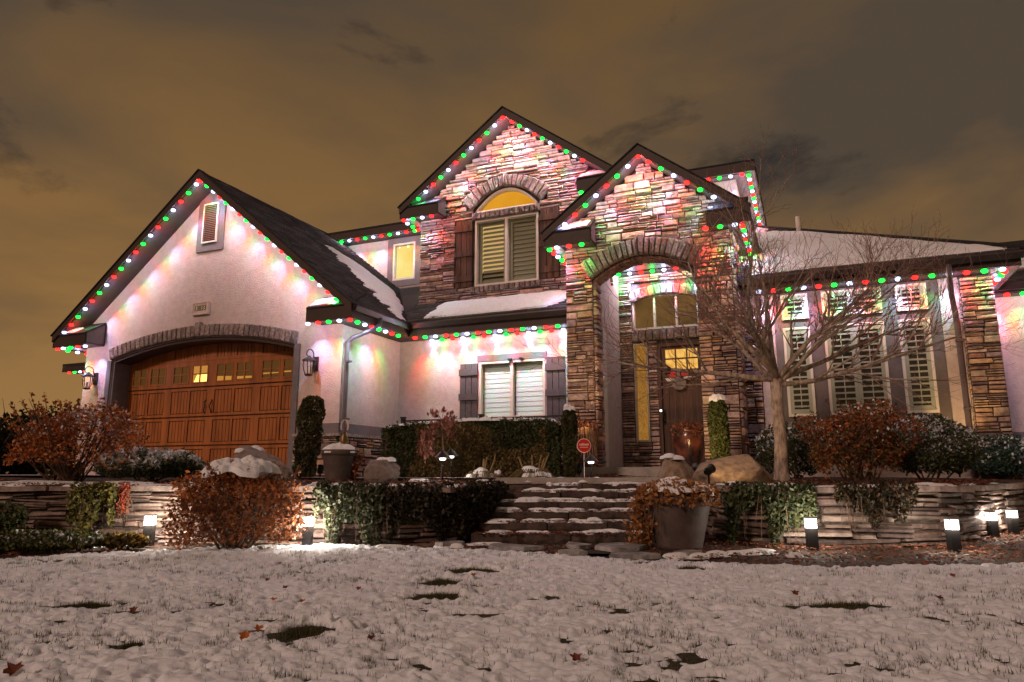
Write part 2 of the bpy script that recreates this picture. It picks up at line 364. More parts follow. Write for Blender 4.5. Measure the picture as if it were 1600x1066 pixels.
# ---- garage block
G_AX, G_AZ, G_K, G_HW = -11.25, 6.15, 0.81, 3.92
GTZ = gable_roof('garage', G_AX, G_AZ, G_HW, G_K, 10.1, 10.6, 17.5, (1.0, 1.0), -14.7, -7.85, (17.0, 12.045))
def g_top(x): return G_AZ - G_K * abs(x - G_AX) - 0.15
def arch_z(x, xc, hw, spring, rise):
    t = min(1.0, abs(x - xc) / hw); return spring + rise * (1 - t * t)
DX0, DX1 = -13.85, -8.92; DXC = (DX0 + DX1) / 2; DHW = (DX1 - DX0) / 2
def slab(mb, xs, lo, hi, y0, y1):
    for a, b in zip(xs[:-1], xs[1:]):
        mb.prism([(a, y0, lo(a)), (b, y0, lo(b)), (b, y0, hi(b)), (a, y0, hi(a))], (0, y1 - y0, 0))
w = MB()
slab(w, list(np.linspace(-14.7, DX0, 4)), lambda x: -0.1, g_top, 10.6, 10.85)
slab(w, list(np.linspace(DX1, -7.85, 4)), lambda x: -0.1, g_top, 10.6, 10.85)
slab(w, sorted(set(list(np.linspace(DX0, DX1, 29)) + [G_AX])), lambda x: arch_z(x, DXC, DHW, 2.40, 0.33), g_top, 10.6, 10.85)
w.box(-8.10, -7.85, 10.85, 12.6, -0.1, GTZ - 0.262)
w.box(-14.7, -14.45, 10.85, 17.4, -0.1, GTZ - 0.262)
hp('garage_wall', STUCCO, w)

# painted jambs inside the opening
MB().box(DX0 + 0.003, DX0 + 0.06, 10.62, 11.02, -0.1, 2.40).build('door_jamb', TRIM, HOUSE)
MB().box(DX1 - 0.06, DX1 - 0.003, 10.62, 11.02, -0.1, 2.40).build('door_jamb', TRIM, HOUSE)
MB().box(DX1 - 0.003, DX1 + 0.12, 10.565, 10.598, -0.1, 2.42).build('door_casing', TRIM, HOUSE)
MB().box(DX0 - 0.12, DX0 + 0.003, 10.565, 10.598, -0.1, 2.40).build('door_casing', TRIM, HOUSE)
hd = MB()
xs = list(np.linspace(DX0 + 0.06, DX1 - 0.06, 25))
for a, b in zip(xs[:-1], xs[1:]):
    za, zb = arch_z(a, DXC, DHW, 2.40, 0.33), arch_z(b, DXC, DHW, 2.40, 0.33)
    hd.prism([(a, 10.62, za - 0.06), (b, 10.62, zb - 0.06), (b, 10.62, zb - 0.004), (a, 10.62, za - 0.004)], (0, 0.4, 0))
hd.build('arch_head_board', FASCIA, HOUSE)

# ---- stone generators
STONES = []      # (wall, verts, faces, colour, apparent size)
PAL = [(0.40, 0.27, 0.17), (0.33, 0.22, 0.15), (0.28, 0.19, 0.15), (0.23, 0.165, 0.145), (0.36, 0.28, 0.21), (0.19, 0.145, 0.135), (0.30, 0.205, 0.165), (0.44, 0.33, 0.24), (0.25, 0.15, 0.12), (0.16, 0.13, 0.13)]
PAL = [tuple(min(.6, c * 1.2) for c in p) for p in PAL]
PALM = [(0.35, 0.245, 0.21), (0.29, 0.20, 0.18), (0.25, 0.175, 0.165), (0.21, 0.155, 0.15), (0.37, 0.285, 0.245), (0.40, 0.30, 0.255), (0.18, 0.135, 0.135), (0.32, 0.215, 0.175)]
PALM = [tuple(min(.6, c * 1.4) for c in p) for p in PALM]
def stone_verts(O, S, T, Nn, s0, s1, t0, t1, dep, rng, jit=0.010):
    g = 0.004; s0 += g; s1 -= g; t0 += g; t1 -= g
    j = lambda a: rng.uniform(-a, a)
    jt = min(jit, (t1 - t0) * 0.16); b = min(0.012, (t1 - t0) * 0.16)
    cor = [(s0 + abs(j(jt)), t0 + abs(j(jt))), (s1 - abs(j(jt)), t0 + abs(j(jt))), (s1 - abs(j(jt)), t1 - abs(j(jt))), (s0 + abs(j(jt)), t1 - abs(j(jt)))]
    tilt = j(0.010); V = []
    for s, t in cor: V.append(O + S * s + T * t)
    for s, t in cor: V.append(O + S * s + T * t + Nn * (dep * 0.72 + j(0.004)))
    cs, ct = (s0 + s1) / 2, (t0 + t1) / 2
    for s, t in cor:
        V.append(O + S * (s + math.copysign(b, cs - s)) + T * (t + math.copysign(b, ct - t)) + Nn * (dep + j(0.006) + tilt * (1 if t > ct else -1)))
    m = cs + j((s1 - s0) * 0.2); V.append(O + S * m + T * (ct + j((t1 - t0) * 0.15)) + Nn * (dep + j(0.008) + 0.004))
    fs = [(0, 1, 5, 4), (1, 2, 6, 5), (2, 3, 7, 6), (3, 0, 4, 7), (4, 5, 9, 8), (5, 6, 10, 9), (6, 7, 11, 10), (7, 4, 8, 11), (8, 9, 12), (9, 10, 12), (10, 11, 12), (11, 8, 12)]
    return V, fs
def fill_stone(wall, O, S, T, Nn, t0, t1, spans, rng, band=(0.10, 0.20), width=(0.16, 0.46), dep=(0.030, 0.075), store=None, pal=PAL, chunky=0.5):
    O, S, T, Nn = (np.asarray(a, float) for a in (O, S, T, Nn))
    t = t0
    while t < t1 - 0.02:
        h = min(rng.uniform(*band), t1 - t)
        if t1 - (t + h) < 0.04: h = t1 - t
        for a, b in spans(t + h / 2):
            s = a
            while s < b - 1e-4:
                wdt = rng.uniform(*width)
                if b - (s + wdt) < width[0] * 0.6: wdt = b - s
                e = min(b, s + wdt)
                r = rng.random()
                if h < 0.085 or r < chunky * 0.5: cuts = [0, 1]
                elif r < 0.80: c = rng.uniform(0.35, 0.65); cuts = [0, c, 1]
                else: cuts = [0, 0.33 + rng.uniform(-0.06, 0.06), 0.67 + rng.uniform(-0.06, 0.06), 1]
                for c0, c1 in zip(cuts[:-1], cuts[1:]):
                    pieces = [(s, e)]
                    if e - s > 0.28 and len(cuts) > 2 and rng.random() < 0.45:
                        mid = s + (e - s) * rng.uniform(0.35, 0.65); pieces = [(s, mid), (mid, e)]
                    for p0, p1 in pieces:
                        V, fs = stone_verts(O, S, T, Nn, p0, p1, t + c0 * h, t + c1 * h, rng.uniform(*dep), rng)
                        c = np.array(pal[rng.integers(len(pal))]) * rng.uniform(0.78, 1.2)
                        ctr = np.mean(V, 0); d2 = float(ctr @ ctr); face = abs(float(Nn @ ctr)) / math.sqrt(d2)
                        (STONES if store is None else store).append((wall, V, fs, tuple(c), (p1 - p0) * (c1 - c0) * h * face / d2))
                s = e
        t += h
rng = np.random.default_rng(21)
ZU = (0, 0, 1)
# upper gable wall
U_AX, U_AZ, U_K, U_HW = -5.52, 7.60, 0.75, 2.47
UTZ = gable_roof('upper', U_AX, U_AZ, U_HW, U_K, 12.6, 13.1, 18.0, (0.92, 0.87), -7.7, -3.35, (14.19, 17.0))
def u_top(x): return U_AZ - U_K * abs(x - U_AX) - 0.17
wz0 = 3.40
uw = MB(); xs = sorted(set(list(np.linspace(-7.7, -6.36, 3)) + list(np.linspace(-6.36, -4.91, 13)) + [-4.91, -4.0, -3.35] + [U_AX]))
for a, b in zip(xs[:-1], xs[1:]):
    mid = (a + b) / 2
    if -6.36 < mid < -4.91:
        f = lambda x: arch_z(x, -5.635, 0.725, 5.56, 0.44)
        uw.prism([(a, 13.1, wz0), (b, 13.1, wz0), (b, 13.1, 3.88), (a, 13.1, 3.88)], (0, 0.2, 0))
        uw.prism([(a, 13.1, f(a)), (b, 13.1, f(b)), (b, 13.1, u_top(b)), (a, 13.1, u_top(a))], (0, 0.2, 0))
    else:
        wl = wz0 if mid < -4.0 else 4.0
        uw.prism([(a, 13.1, wl), (b, 13.1, wl), (b, 13.1, u_top(b)), (a, 13.1, u_top(a))], (0, 0.2, 0))
uw.box(-7.7, -7.5, 13.3, 16, wz0, UTZ - 0.262)
uw.box(-3.55, -3.35, 13.3, 16, 4.0, UTZ - 0.262)
WU = hp('upper_gable_wall', MORTAR, uw)
def spans_u(z):
    l = max(-7.70, U_AX - (U_AZ - 0.16 - z) / U_K); r = min(-3.35, U_AX + (U_AZ - 0.16 - z) / U_K)
    if r - l < 0.08: return []
    out = [(l, r)]
    hole = None
    if 3.78 < z < 5.56: hole = (-6.84 if 3.88 < z < 5.42 else -6.40, -4.44 if 3.88 < z < 5.42 else -4.88)
    elif 5.56 <= z < 6.30:
        hw_ = 1.0 * math.sqrt(max(0, 1 - ((z - 5.30) / 1.0) ** 2)); hole = (-5.635 - hw_, -5.635 + hw_)
    if hole and hole[1] > l and hole[0] < r: out = [(l, max(l, hole[0])), (min(r, hole[1]), r)]
    return [(a, b) for a, b in out if b - a > 0.05]
fill_stone(WU, (0, 13.1, 0), (1, 0, 0), ZU, (0, -1, 0), 3.60, 7.42, spans_u, rng, band=(0.065, 0.14), width=(0.18, 0.60), dep=(0.02, 0.085), pal=PALM, chunky=0.35)

# entry portico
P_AX, P_AZ, P_K, P_HW = -2.42, 5.60, 0.77, 1.76
PTZ = gable_roof('portico', P_AX, P_AZ, P_HW, P_K, 11.35, 11.8, 15.0, (0.86, 0.66), -3.9, -1.02, (13.05, 14.6))
def p_top(x): return P_AZ - P_K * abs(x - P_AX) - 0.17
PXC, PAHW, PSPR, PRISE = -2.50, 0.90, 3.38, 0.36
def p_arch(x): return arch_z(x, PXC, PAHW, PSPR, PRISE)
pw = MB(); xs = sorted(set([-3.9, -3.4, -1.6, -1.02] + list(np.linspace(-3.4, -1.6, 17)) + [P_AX]))
for a, b in zip(xs[:-1], xs[1:]):
    mid = (a + b) / 2
    lo = (lambda x: p_arch(x)) if -3.4 < mid < -1.6 else (lambda x: 0.0)
    pw.prism([(a, 11.8, lo(a)), (b, 11.8, lo(b)), (b, 11.8, p_top(b)), (a, 11.8, p_top(a))], (0, 0.38, 0))
pw.box(-1.22, -1.02, 12.18, 13.7, 0, PTZ - 0.262)
pw.box(-3.9, -3.7, 12.18, 13.7, 0, PTZ - 0.262)
WP = hp('portico_wall', MORTAR, pw)
def spans_p(z):
    l = max(-3.9, P_AX - (P_AZ - 0.16 - z) / P_K); r = min(-1.02, P_AX + (P_AZ - 0.16 - z) / P_K)
    if r - l < 0.08: return []
    if z < PSPR + 0.02: hole = (-3.40, -1.60)
    else:
        q = 1 - (z - 0.30 - PSPR) / PRISE
        if z < PSPR + 0.30: hole = (-3.46, -1.54)
        elif q > 0: hole = (PXC - 0.96 * math.sqrt(q), PXC + 0.96 * math.sqrt(q))
        else: hole = None
    if hole is None: return [(l, r)]
    return [(a, b) for a, b in ((l, max(l, hole[0])), (min(r, hole[1]), r)) if b - a > 0.05]
fill_stone(WP, (0, 11.8, 0), (1, 0, 0), ZU, (0, -1, 0), 0.02, 5.42, spans_p, rng, band=(0.085, 0.16), width=(0.15, 0.44), dep=(0.03, 0.07), chunky=0.6, pal=PAL[:5] + PALM)
fill_stone(WP, (-3.4, 0, 0), (0, 1, 0), ZU, (1, 0, 0), 0.02, 3.38, lambda z: [(11.80, 12.18)], rng, band=(0.10, 0.18), width=(0.16, 0.38), chunky=0.75)
fill_stone(WP, (-1.02, 0, 0), (0, 1, 0), ZU, (1, 0, 0), 0.02, 3.97, lambda z: [(11.80, 12.58)], rng, band=(0.10, 0.18), width=(0.18, 0.40), chunky=0.6)

# porch inside: side walls, ceiling, door wall
hp('porch_side_wall', STUCCO, MB().box(-3.695, -3.40, 12.182, 13.70, 0.0, 3.95))
hp('porch_side_wall', STUCCO, MB().box(-1.60, -1.225, 12.182, 13.70, 0.0, 3.95))
hp('porch_corner_post', WFRAME, MB().box(-3.398, -3.35, 12.20, 12.42, 0.10, 2.62))
hp('porch_ceiling', SOFFIT, MB().box(-3.695, -1.225, 12.182, 13.9, 3.955, 3.99))
DW = MB()
for b in ((-3.40, -3.14, 0, 3.95), (-3.14, -2.86, 0, 0.60), (-2.86, -2.67, 0, 2.57), (-1.78, -1.60, 0, 3.95), (-3.14, -1.78, 3.50, 3.95), (-3.14, -1.78, 2.56, 2.80), (-2.67, -1.78, 2.50, 2.56)):
    DW.box(b[0], b[1], 13.7, 13.9, b[2], b[3])
WD = hp('entry_wall', MORTAR, DW)
def spans_d(z):
    if z < 0.60: return [(-3.40, -2.67), (-1.78, -1.60)]
    if z < 2.56: return [(-3.40, -3.15), (-2.85, -2.67), (-1.78, -1.60)]
    if z < 3.72: return [(-3.40, -3.15), (-1.78, -1.60)]
    return [(-3.40, -1.60)]
fill_stone(WD, (0, 13.7, 0), (1, 0, 0), ZU, (0, -1, 0), 0.10, 3.93, spans_d, rng, band=(0.08, 0.15), width=(0.16, 0.40), pal=PALM)

# right wing strips of stone
hp('right_wing_wall', STUCCO, MB().box(-1.0, 2.75, 12.62, 12.85, -0.1, 3.02))
WR = hp('stone_pier', MORTAR, MB().box(-1.0, -0.70, 12.58, 12.618, -0.1, 3.0))
fill_stone(WR, (0, 12.58, 0), (1, 0, 0), ZU, (0, -1, 0), 0.0, 2.98, lambda z: [(-1.0, -0.70)], rng, width=(0.13, 0.30))
WC = hp('stone_pier', MORTAR, MB().box(2.28, 2.72, 12.48, 12.618, -0.1, 3.0))
fill_stone(WC, (0, 12.48, 0), (1, 0, 0), ZU, (0, -1, 0), 0.0, 2.98, lambda z: [(2.28, 2.72)], rng, band=(0.08, 0.15), width=(0.16, 0.36), dep=(0.02, 0.07))
fill_stone(WC, (2.28, 0, 0), (0, 1, 0), ZU, (-1, 0, 0), 0.0, 2.98, lambda z: [(12.48, 12.615)], rng, width=(0.13, 0.2), dep=(0.01, 0.02))
# garage wainscot
WG = hp('stone_wainscot', MORTAR, MB().box(-8.78, -7.82, 10.56, 10.598, -0.1, 0.66).box(-7.848, -7.82, 10.598, 12.6, -0.1, 0.66))
fill_stone(WG, (0, 10.56, 0), (1, 0, 0), ZU, (0, -1, 0), -0.05, 0.65, lambda z: [(-8.78, -7.82)], rng)
fill_stone(WG, (-7.82, 0, 0), (0, 1, 0), ZU, (1, 0, 0), -0.05, 0.65, lambda z: [(10.56, 12.6)], rng)
hp('wainscot_cap', CAST, MB().box(-8.80, -7.76, 10.49, 10.597, 0.66, 0.715, (0.3, 0.26, 0.23)).box(-7.847, -7.76, 10.597, 12.59, 0.66, 0.715, (0.3, 0.26, 0.23)))
hp('base_band', TRIM, MB().box(-8.78, -7.835, 10.575, 10.597, 0.717, 0.90).box(-7.847, -7.835, 10.597, 12.59, 0.717, 0.90))
def emit_stones():
    STONES.sort(key=lambda q: -q[4])
    rest = {}
    for i, (wall, V, fs, c, a) in enumerate(STONES):
        if i < 300: MB().add(V, fs, c).build('stone', STONE, wall)
        else: rest.setdefault(wall.name, [wall, MB()])[1].add(V, fs, c)
    for wall, mb in rest.values(): mb.build('stone_veneer', STONE, wall, kind='stuff')
emit_stones()

# ---- rough cast-stone trims (arches, lintels, sills), block by block
def cast_block(parent, quad, y, dep, r):
    """quad: 4 (x,z) corners; block standing proud of plane y toward the viewer"""
    q = [np.array([p[0], y, p[1]]) for p in quad]; c = sum(q) / 4; V = []
    for p in q: V.append(p)
    for p in q: V.append(p + (c - p) * 0.03 + np.array([0, -dep * 0.7, 0]))
    for p in q: V.append(p + (c - p) * 0.22 + np.array([r.uniform(-.006, .006), -dep * r.uniform(0.85, 1.25), r.uniform(-.006, .006)]))
    V.append(c + np.array([r.uniform(-.012, .012), -dep * r.uniform(0.7, 1.5), r.uniform(-.012, .012)]))
    fs = [(0, 1, 5, 4), (1, 2, 6, 5), (2, 3, 7, 6), (3, 0, 4, 7), (4, 5, 9, 8), (5, 6, 10, 9), (6, 7, 11, 10), (7, 4, 8, 11), (8, 9, 12), (9, 10, 12), (10, 11, 12), (11, 8, 12)]
    k = r.uniform(0.75, 1.25); MB().add(V, fs, (0.235 * k, 0.185 * k, 0.165 * k)).build('trim_stone', CAST, parent)
def cast_arch(name, xc, hw, spring, rise, thick, y, n, dep=0.05, key=True, lo=0.0):
    root = MB()
    xs = np.linspace(xc - hw, xc + hw, n + 1)
    zf = lambda x: arch_z(x, xc, hw, spring, rise) + lo
    for a, b in zip(xs[:-1], xs[1:]): root.prism([(a, y, zf(a)), (b, y, zf(b)), (b, y, zf(b) + thick), (a, y, zf(a) + thick)], (0, -0.02, 0))
    par = root.build(name, MORTAR, HOUSE); r = np.random.default_rng(int(abs(xc * 100)))
    for i, (a, b) in enumerate(zip(xs[:-1], xs[1:])):
        g = 0.006; ex = 0.06 if key and i == n // 2 else 0
        sl = lambda x: -2 * rise * (x - xc) / (hw * hw)
        off = lambda x: -sl(x) * thick * 0.8
        cast_block(par, [(a + g, zf(a) + .004), (b - g, zf(b) + .004), (b - g + off(b), zf(b) + thick - .004 + ex), (a + g + off(a), zf(a) + thick - .004 + ex)], y - 0.02, dep * (1.3 if ex else 1), r)
    return par
cast_arch('garage_arch_trim', DXC, DHW + 0.02, 2.41, 0.33, 0.25, 10.598, 39)
cast_arch('upper_window_arch_trim', -5.635, 0.80, 5.58, 0.44, 0.27, 13.098, 17, dep=0.07)
cast_arch('portico_arch_trim', PXC, PAHW + 0.03, PSPR, PRISE, 0.31, 11.798, 21, dep=0.085)
cast_arch('transom_arch_trim', -2.50, 0.66, 3.36, 0.13, 0.22, 13.698, 11, dep=0.04, key=False)
def cast_row(name, x0, x1, z0, z1, y, n, dep):
    par = MB().box(x0, x1, y - 0.02, y, z0, z1).build(name, MORTAR, HOUSE); r = np.random.default_rng(n); xs = np.linspace(x0, x1, n + 1)
    for a, b in zip(xs[:-1], xs[1:]): cast_block(par, [(a + .004, z0 + .003), (b - .004, z0 + .003), (b - .004, z1 - .003), (a + .004, z1 - .003)], y - 0.021, dep, r)
cast_row('window_lintel', -6.42, -4.86, 5.36, 5.52, 13.098, 14, 0.075)
cast_row('window_sill', -6.44, -4.84, 3.74, 3.88, 13.098, 14, 0.09)
cast_row('entry_lintel', -3.16, -1.62, 2.575, 2.785, 13.698, 11, 0.06)
# brick lining under the portico arch
br = MB(); xs = np.linspace(-3.39, -1.61, 27); r_ = np.random.default_rng(4)
lin = MB(); 
for a, b in zip(xs[:-1], xs[1:]): lin.prism([(a, 11.83, p_arch(a) - 0.01), (b, 11.83, p_arch(b) - 0.01), (b, 11.83, p_arch(b) + 0.01), (a, 11.83, p_arch(a) + 0.01)], (0, 0.34, 0))
LIN = lin.build('arch_soffit', MORTAR, HOUSE)
for a, b in zip(xs[:-1], xs[1:]):
    for y0, y1 in ((11.79, 11.97), (11.98, 12.17)):
        k = r_.uniform(0.7, 1.25); d = r_.uniform(0.035, 0.06)
        MB().prism([(a + .005, y0, p_arch(a) - d), (b - .005, y0, p_arch(b) - d), (b - .005, y0, p_arch(b) - 0.008), (a + .005, y0, p_arch(a) - 0.008)], (0, y1 - y0, 0), (0.20 * k, 0.115 * k, 0.085 * k)).build('soffit_brick', STONE, LIN)

# ---- other walls and roofs
hp('front_wall', STUCCO, MB().box(-7.848, -6.0, 12.6, 12.8, -0.1, 2.74).box(-4.61, -3.905, 12.6, 12.8, -0.1, 2.74).box(-6.0, -4.61, 12.6, 12.8, -0.1, 1.05).box(-6.0, -4.61, 12.6, 12.8, 2.18, 2.74))
CR = MB().prism([(-7.45, 12.05, 3.0), (-3.91, 12.05, 3.0), (-3.91, 13.10, 3.63), (-8.3, 13.10, 3.63)], (0, 0, -0.10)).build('roof_slope', ROOFB, HOUSE)
MB().prism([(-8.3, 13.10, 3.63), (-7.72, 13.10, 3.63), (-7.72, 14.7, 4.55), (-9.3, 14.7, 4.55)], (0, 0, -0.10)).build('roof_valley', ROOFB, CR)
MB().box(-7.33, -3.91, 12.052, 12.08, 2.70, 2.895).build('eave_fascia', FASCIA, CR)
MB().box(-7.85, -3.91, 12.083, 12.598, 2.718, 2.738).build('eave_soffit', SOFFIT, CR)
hp('left_upper_wall', STUCCO, MB().box(-11.2, -9.44, 14.7, 14.9, 3.2, 5.86).box(-8.8, -7.705, 14.7, 14.9, 3.2, 5.86).box(-9.44, -8.8, 14.7, 14.9, 3.2, 4.76).box(-9.44, -8.8, 14.7, 14.9, 5.72, 5.86))
LR = MB().prism([(-11.4, 14.2, 6.09), (-7.6, 14.2, 6.09), (-7.6, 18.5, 7.3), (-11.4, 18.5, 7.3)], (0, 0, -0.05)).build('roof_slope', ROOFB, HOUSE)
MB().box(-11.4, -7.6, 14.205, 14.235, 5.86, 6.035).build('eave_fascia', FASCIA, LR)
MB().box(-11.4, -7.6, 14.24, 14.7, 5.865, 5.885).build('eave_soffit', SOFFIT, LR)
hp('right_upper_wall', STUCCO, MB().box(-3.3, -1.12, 15.15, 15.35, 3.6, 6.26).box(-1.32, -1.12, 15.35, 19.5, 3.6, 6.26))
RR = MB().prism([(-3.3, 14.7, 6.47), (-0.69, 14.7, 6.47), (-0.69, 20, 6.47), (-2.5, 20, 7.2), (-2.5, 17, 7.2)], (0, 0, -0.04)).build('roof_slope', ROOFB, HOUSE)
MB().box(-3.3, -0.692, 14.702, 14.73, 6.22, 6.425).build('eave_fascia', FASCIA, RR)
MB().box(-0.72, -0.692, 14.732, 20, 6.22, 6.425).build('eave_fascia', FASCIA, RR)
MB().box(-3.3, -0.722, 14.732, 15.148, 6.262, 6.28).box(-1.118, -0.722, 15.15, 20, 6.262, 6.28).build('eave_soffit', TRIM, RR)
WPIT = 0.557
WRF = MB().prism([(-1.2, 12.15, 3.26), (3.06, 12.15, 3.26), (-1.2, 16.41, 3.26 + WPIT * 4.26)], (0, 0, -0.09)).build('roof_slope', ROOFB, HOUSE)
MB().prism([(3.06, 12.15, 3.26), (3.06, 19, 3.26), (-1.2, 16.41, 3.26 + WPIT * 4.26)], (0, 0, -0.09)).build('roof_hip_side', ROOFB, WRF)
MB().tube([(3.10, 12.11, 3.275), (-1.2, 16.41, 3.275 + WPIT * 4.26)], 0.035, 6).build('hip_cap', ROOFB, WRF)
MB().box(-1.0, 3.035, 12.152, 12.18, 3.02, 3.168).box(3.007, 3.035, 12.182, 15, 3.02, 3.168).build('eave_fascia', FASCIA, WRF)
MB().box(-1.0, 3.005, 12.182, 12.615, 3.03, 3.05).box(2.76, 3.005, 12.616, 15, 3.03, 3.05).build('eave_soffit', SOFFIT, WRF)
MB().box(2.45, 2.74, 12.852, 16, -0.1, 3.02).build('wing_side_wall', STUCCO, HOUSE)
# far right lower wing
FR = hp('far_right_wall', STUCCO, MB().box(2.75, 8.0, 14.2, 14.4, -0.1, 3.0))
MB().box(2.76, 8.0, 14.19, 14.198, -0.1, 0.68).build('base_band', TRIM, FR)
FRR = MB().prism([(2.76, 13.8, 3.16), (8.0, 13.8, 3.16), (8.0, 17, 4.75), (2.76, 17, 4.75)], (0, 0, -0.07)).build('roof_slope', ROOFB, HOUSE)
MB().box(2.76, 8.0, 13.803, 13.83, 2.98, 3.085).build('eave_fascia', GUTTER, FRR)
MB().box(2.76, 8.0, 13.833, 14.198, 2.99, 3.005).build('eave_soffit', SOFFIT, FRR)
# third garage bay set back on the left
hp('third_bay_wall', STUCCO, MB().box(-19.3, -14.71, 14.5, 14.7, -0.1, 3.0))
TB = MB().prism([(-20.4, 14.0, 3.2), (-14.72, 14.0, 3.2), (-14.72, 17.5, 3.75), (-17.5, 17.5, 3.75)], (0, 0, -0.08)).build('roof_slope', ROOFB, HOUSE)
MB().box(-20.4, -14.72, 14.003, 14.03, 2.96, 3.115).build('eave_fascia', FASCIA, TB)
MB().box(-20.38, -14.72, 14.033, 14.498, 2.97, 2.985).build('eave_soffit', SOFFIT, TB)

# gutters with a rolled lip
def gutter(a, b, parent, out):
    a, b, o = (np.asarray(q, float) for q in (a, b, out)); z = np.array([0, 0, 1.0])
    prof = [(0.004, 0.0), (0.004, -0.115), (0.065, -0.115), (0.105, -0.03), (0.105, 0.0), (0.09, 0.0), (0.088, -0.028), (0.055, -0.10), (0.018, -0.10), (0.018, 0.0)]
    m = MB(); m.prism([a + o * p + z * q for p, q in prof], b - a); return m.build('gutter', GUTTER, parent)
gutter((GX := G_AX + G_HW, 10.15, GTZ - 0.03), (GX, 12.0, GTZ - 0.03), HOUSE, (1, 0, 0))
gutter((-7.22, 12.05, 2.965), (-3.915, 12.05, 2.965), HOUSE, (0, -1, 0))
gutter((-1.0, 12.15, 3.225), (3.06, 12.15, 3.225), HOUSE, (0, -1, 0))
gutter((2.9, 13.8, 3.13), (8.0, 13.8, 3.13), HOUSE, (0, -1, 0))
# downspouts
def spout(pts, m=SPOUT):
    o = MB().tube(pts, 0.042, 8).build('downspout', m, HOUSE, smooth=False)
    for z in (0.95, 2.0): MB().box(pts[-1][0] - .05, pts[-1][0] + .05, pts[-1][1] - .05, pts[-1][1] + .05, z, z + 0.03).build('strap', m, o)
spout([(-7.27, 10.95, 2.86), (-7.27, 10.95, 2.74), (-7.42, 10.86, 2.62), (-7.70, 10.70, 2.47), (-7.775, 10.66, 2.38), (-7.785, 10.66, 0.95), (-7.73, 10.62, 0.82), (-7.70, 10.60, 0.10)])
spout([(2.10, 12.10, 3.12), (2.10, 12.12, 2.95), (2.13, 12.30, 2.70), (2.19, 12.50, 2.42), (2.20, 12.54, 2.30), (2.20, 12.54, -0.05)])
hp('vent_pipe', WFRAME, MB().tube([(0.06, 15.1, 4.75), (0.06, 15.1, 5.22)], 0.05, 10))

# ------------------------------------------------------------------ windows, shutters, doors
GLOW_AMBER = emis('lamplit_amber', (0.90, 0.40, 0.03), 1.05, pattern=(0.9, (0.72, 0.27, 0.01)))
GLOW_YEL = emis('lamplit_yellow', (1.0, 0.80, 0.28), 1.15, pattern=(1.6, (0.95, 0.60, 0.12)))
GLOW_GOLD = emis('lamplit_gold', (1.0, 0.62, 0.15), 1.0, pattern=(9.0, (0.80, 0.32, 0.05)))
GLOW_SIDE = emis('lamplit_textured', (0.50, 0.225, 0.042), 0.9, pattern=(38.0, (0.22, 0.085, 0.012)))
GLOW_BLIND = emis('lamplit_blind', (0.95, 0.60, 0.22), 0.70)
GLOW_DIM = emis('dim_room_glow', (0.10, 0.060, 0.018), 1.0, pattern=(2.5, (0.03, 0.02, 0.012)))
GLOW_REFL = emis('garage_reflection_glow', (1.0, 0.55, 0.12), 3.0)  # painted glow for the bright reflection in one garage door window
def frame_rect(mb, x0, x1, z0, z1, w, y0, y1):
    mb.box(x0, x1, y0, y1, z0, z0 + w); mb.box(x0, x1, y0, y1, z1 - w, z1)
    mb.box(x0, x0 + w, y0, y1, z0 + w, z1 - w); mb.box(x1 - w, x1, y0, y1, z0 + w, z1 - w)
def slat_mesh(name, length, depth, thick, tilt, m):
    mb = MB(); c, s = math.cos(tilt), math.sin(tilt)
    mb.obox((0, 0, 0), (length / 2, 0, 0), (0, depth / 2 * c, depth / 2 * s), (0, -thick / 2 * s, thick / 2 * c))
    me = bpy.data.meshes.new(name); me.from_pydata(mb.v, [], mb.f); me.materials.append(m); return me

# front window with closed white blinds
def front_window():
    y = 12.6; f = MB(); frame_rect(f, -6.0, -4.61, 1.05, 2.18, 0.045, y - 0.02, y + 0.08)
    f.box(-5.335, -5.275, y - 0.015, y + 0.07, 1.095, 2.135); W = f.build('window', WFRAME, HOUSE)
    for a, b in ((-5.955, -5.335), (-5.275, -4.655)):
        MB().box(a, b, y + 0.04, y + 0.046, 1.095, 2.135).build('pane', GLASS, W)
        me = slat_mesh('slat', b - a - 0.01, 0.094, 0.006, math.radians(84), BLIND); n = 11; h = (2.135 - 1.095) / n
        for i in range(n): new_obj('slat', me, W, ((a + b) / 2, y + 0.12, 1.095 + h * (i + 0.5)))
    MB().box(-6.0, -4.61, y + 0.30, y + 0.32, 1.0, 2.2).build('room_back', ROOM, W)
    MB().box(-6.04, -4.57, y - 0.03, y - 0.002, 2.185, 2.31).build('window_head', TRIM, HOUSE)
    c = MB(); c.box(-5.36, -5.28, y - 0.09, y - 0.032, 2.165, 2.205); c.build('awning_clip', BLACK, W); MB().box(-5.12, -5.05, y - 0.09, y - 0.032, 2.175, 2.21).build('awning_clip', BLACK, W)
front_window()
def board_shutter(x0, x1, z0, z1, y, m, rails, nb=3):
    root = MB().box(x0 + .004, x1 - .004, y - 0.012, y - 0.002, z0 + .004, z1 - .004).build('shutter', m, HOUSE); w = (x1 - x0) / nb
    for i in range(nb): MB().box(x0 + i * w + 0.006, x0 + (i + 1) * w - 0.006, y - 0.034, y - 0.0125, z0, z1).build('board', m, root)
    for a, b in rails: MB().box(x0 - 0.012, x1 + 0.012, y - 0.062, y - 0.035, a, b).build('batten', m, root)
board_shutter(-6.42, -6.03, 0.98, 2.16, 12.598, SHUT, [(1.92, 2.05), (1.43, 1.56)])
board_shutter(-4.58, -4.20, 0.98, 2.19, 12.598, SHUT, [(1.93, 2.06), (1.44, 1.57)])
board_shutter(-6.82, -6.42, 3.90, 5.40, 13.098, BARNW, [(5.14, 5.28), (4.58, 4.70), (4.02, 4.16)])
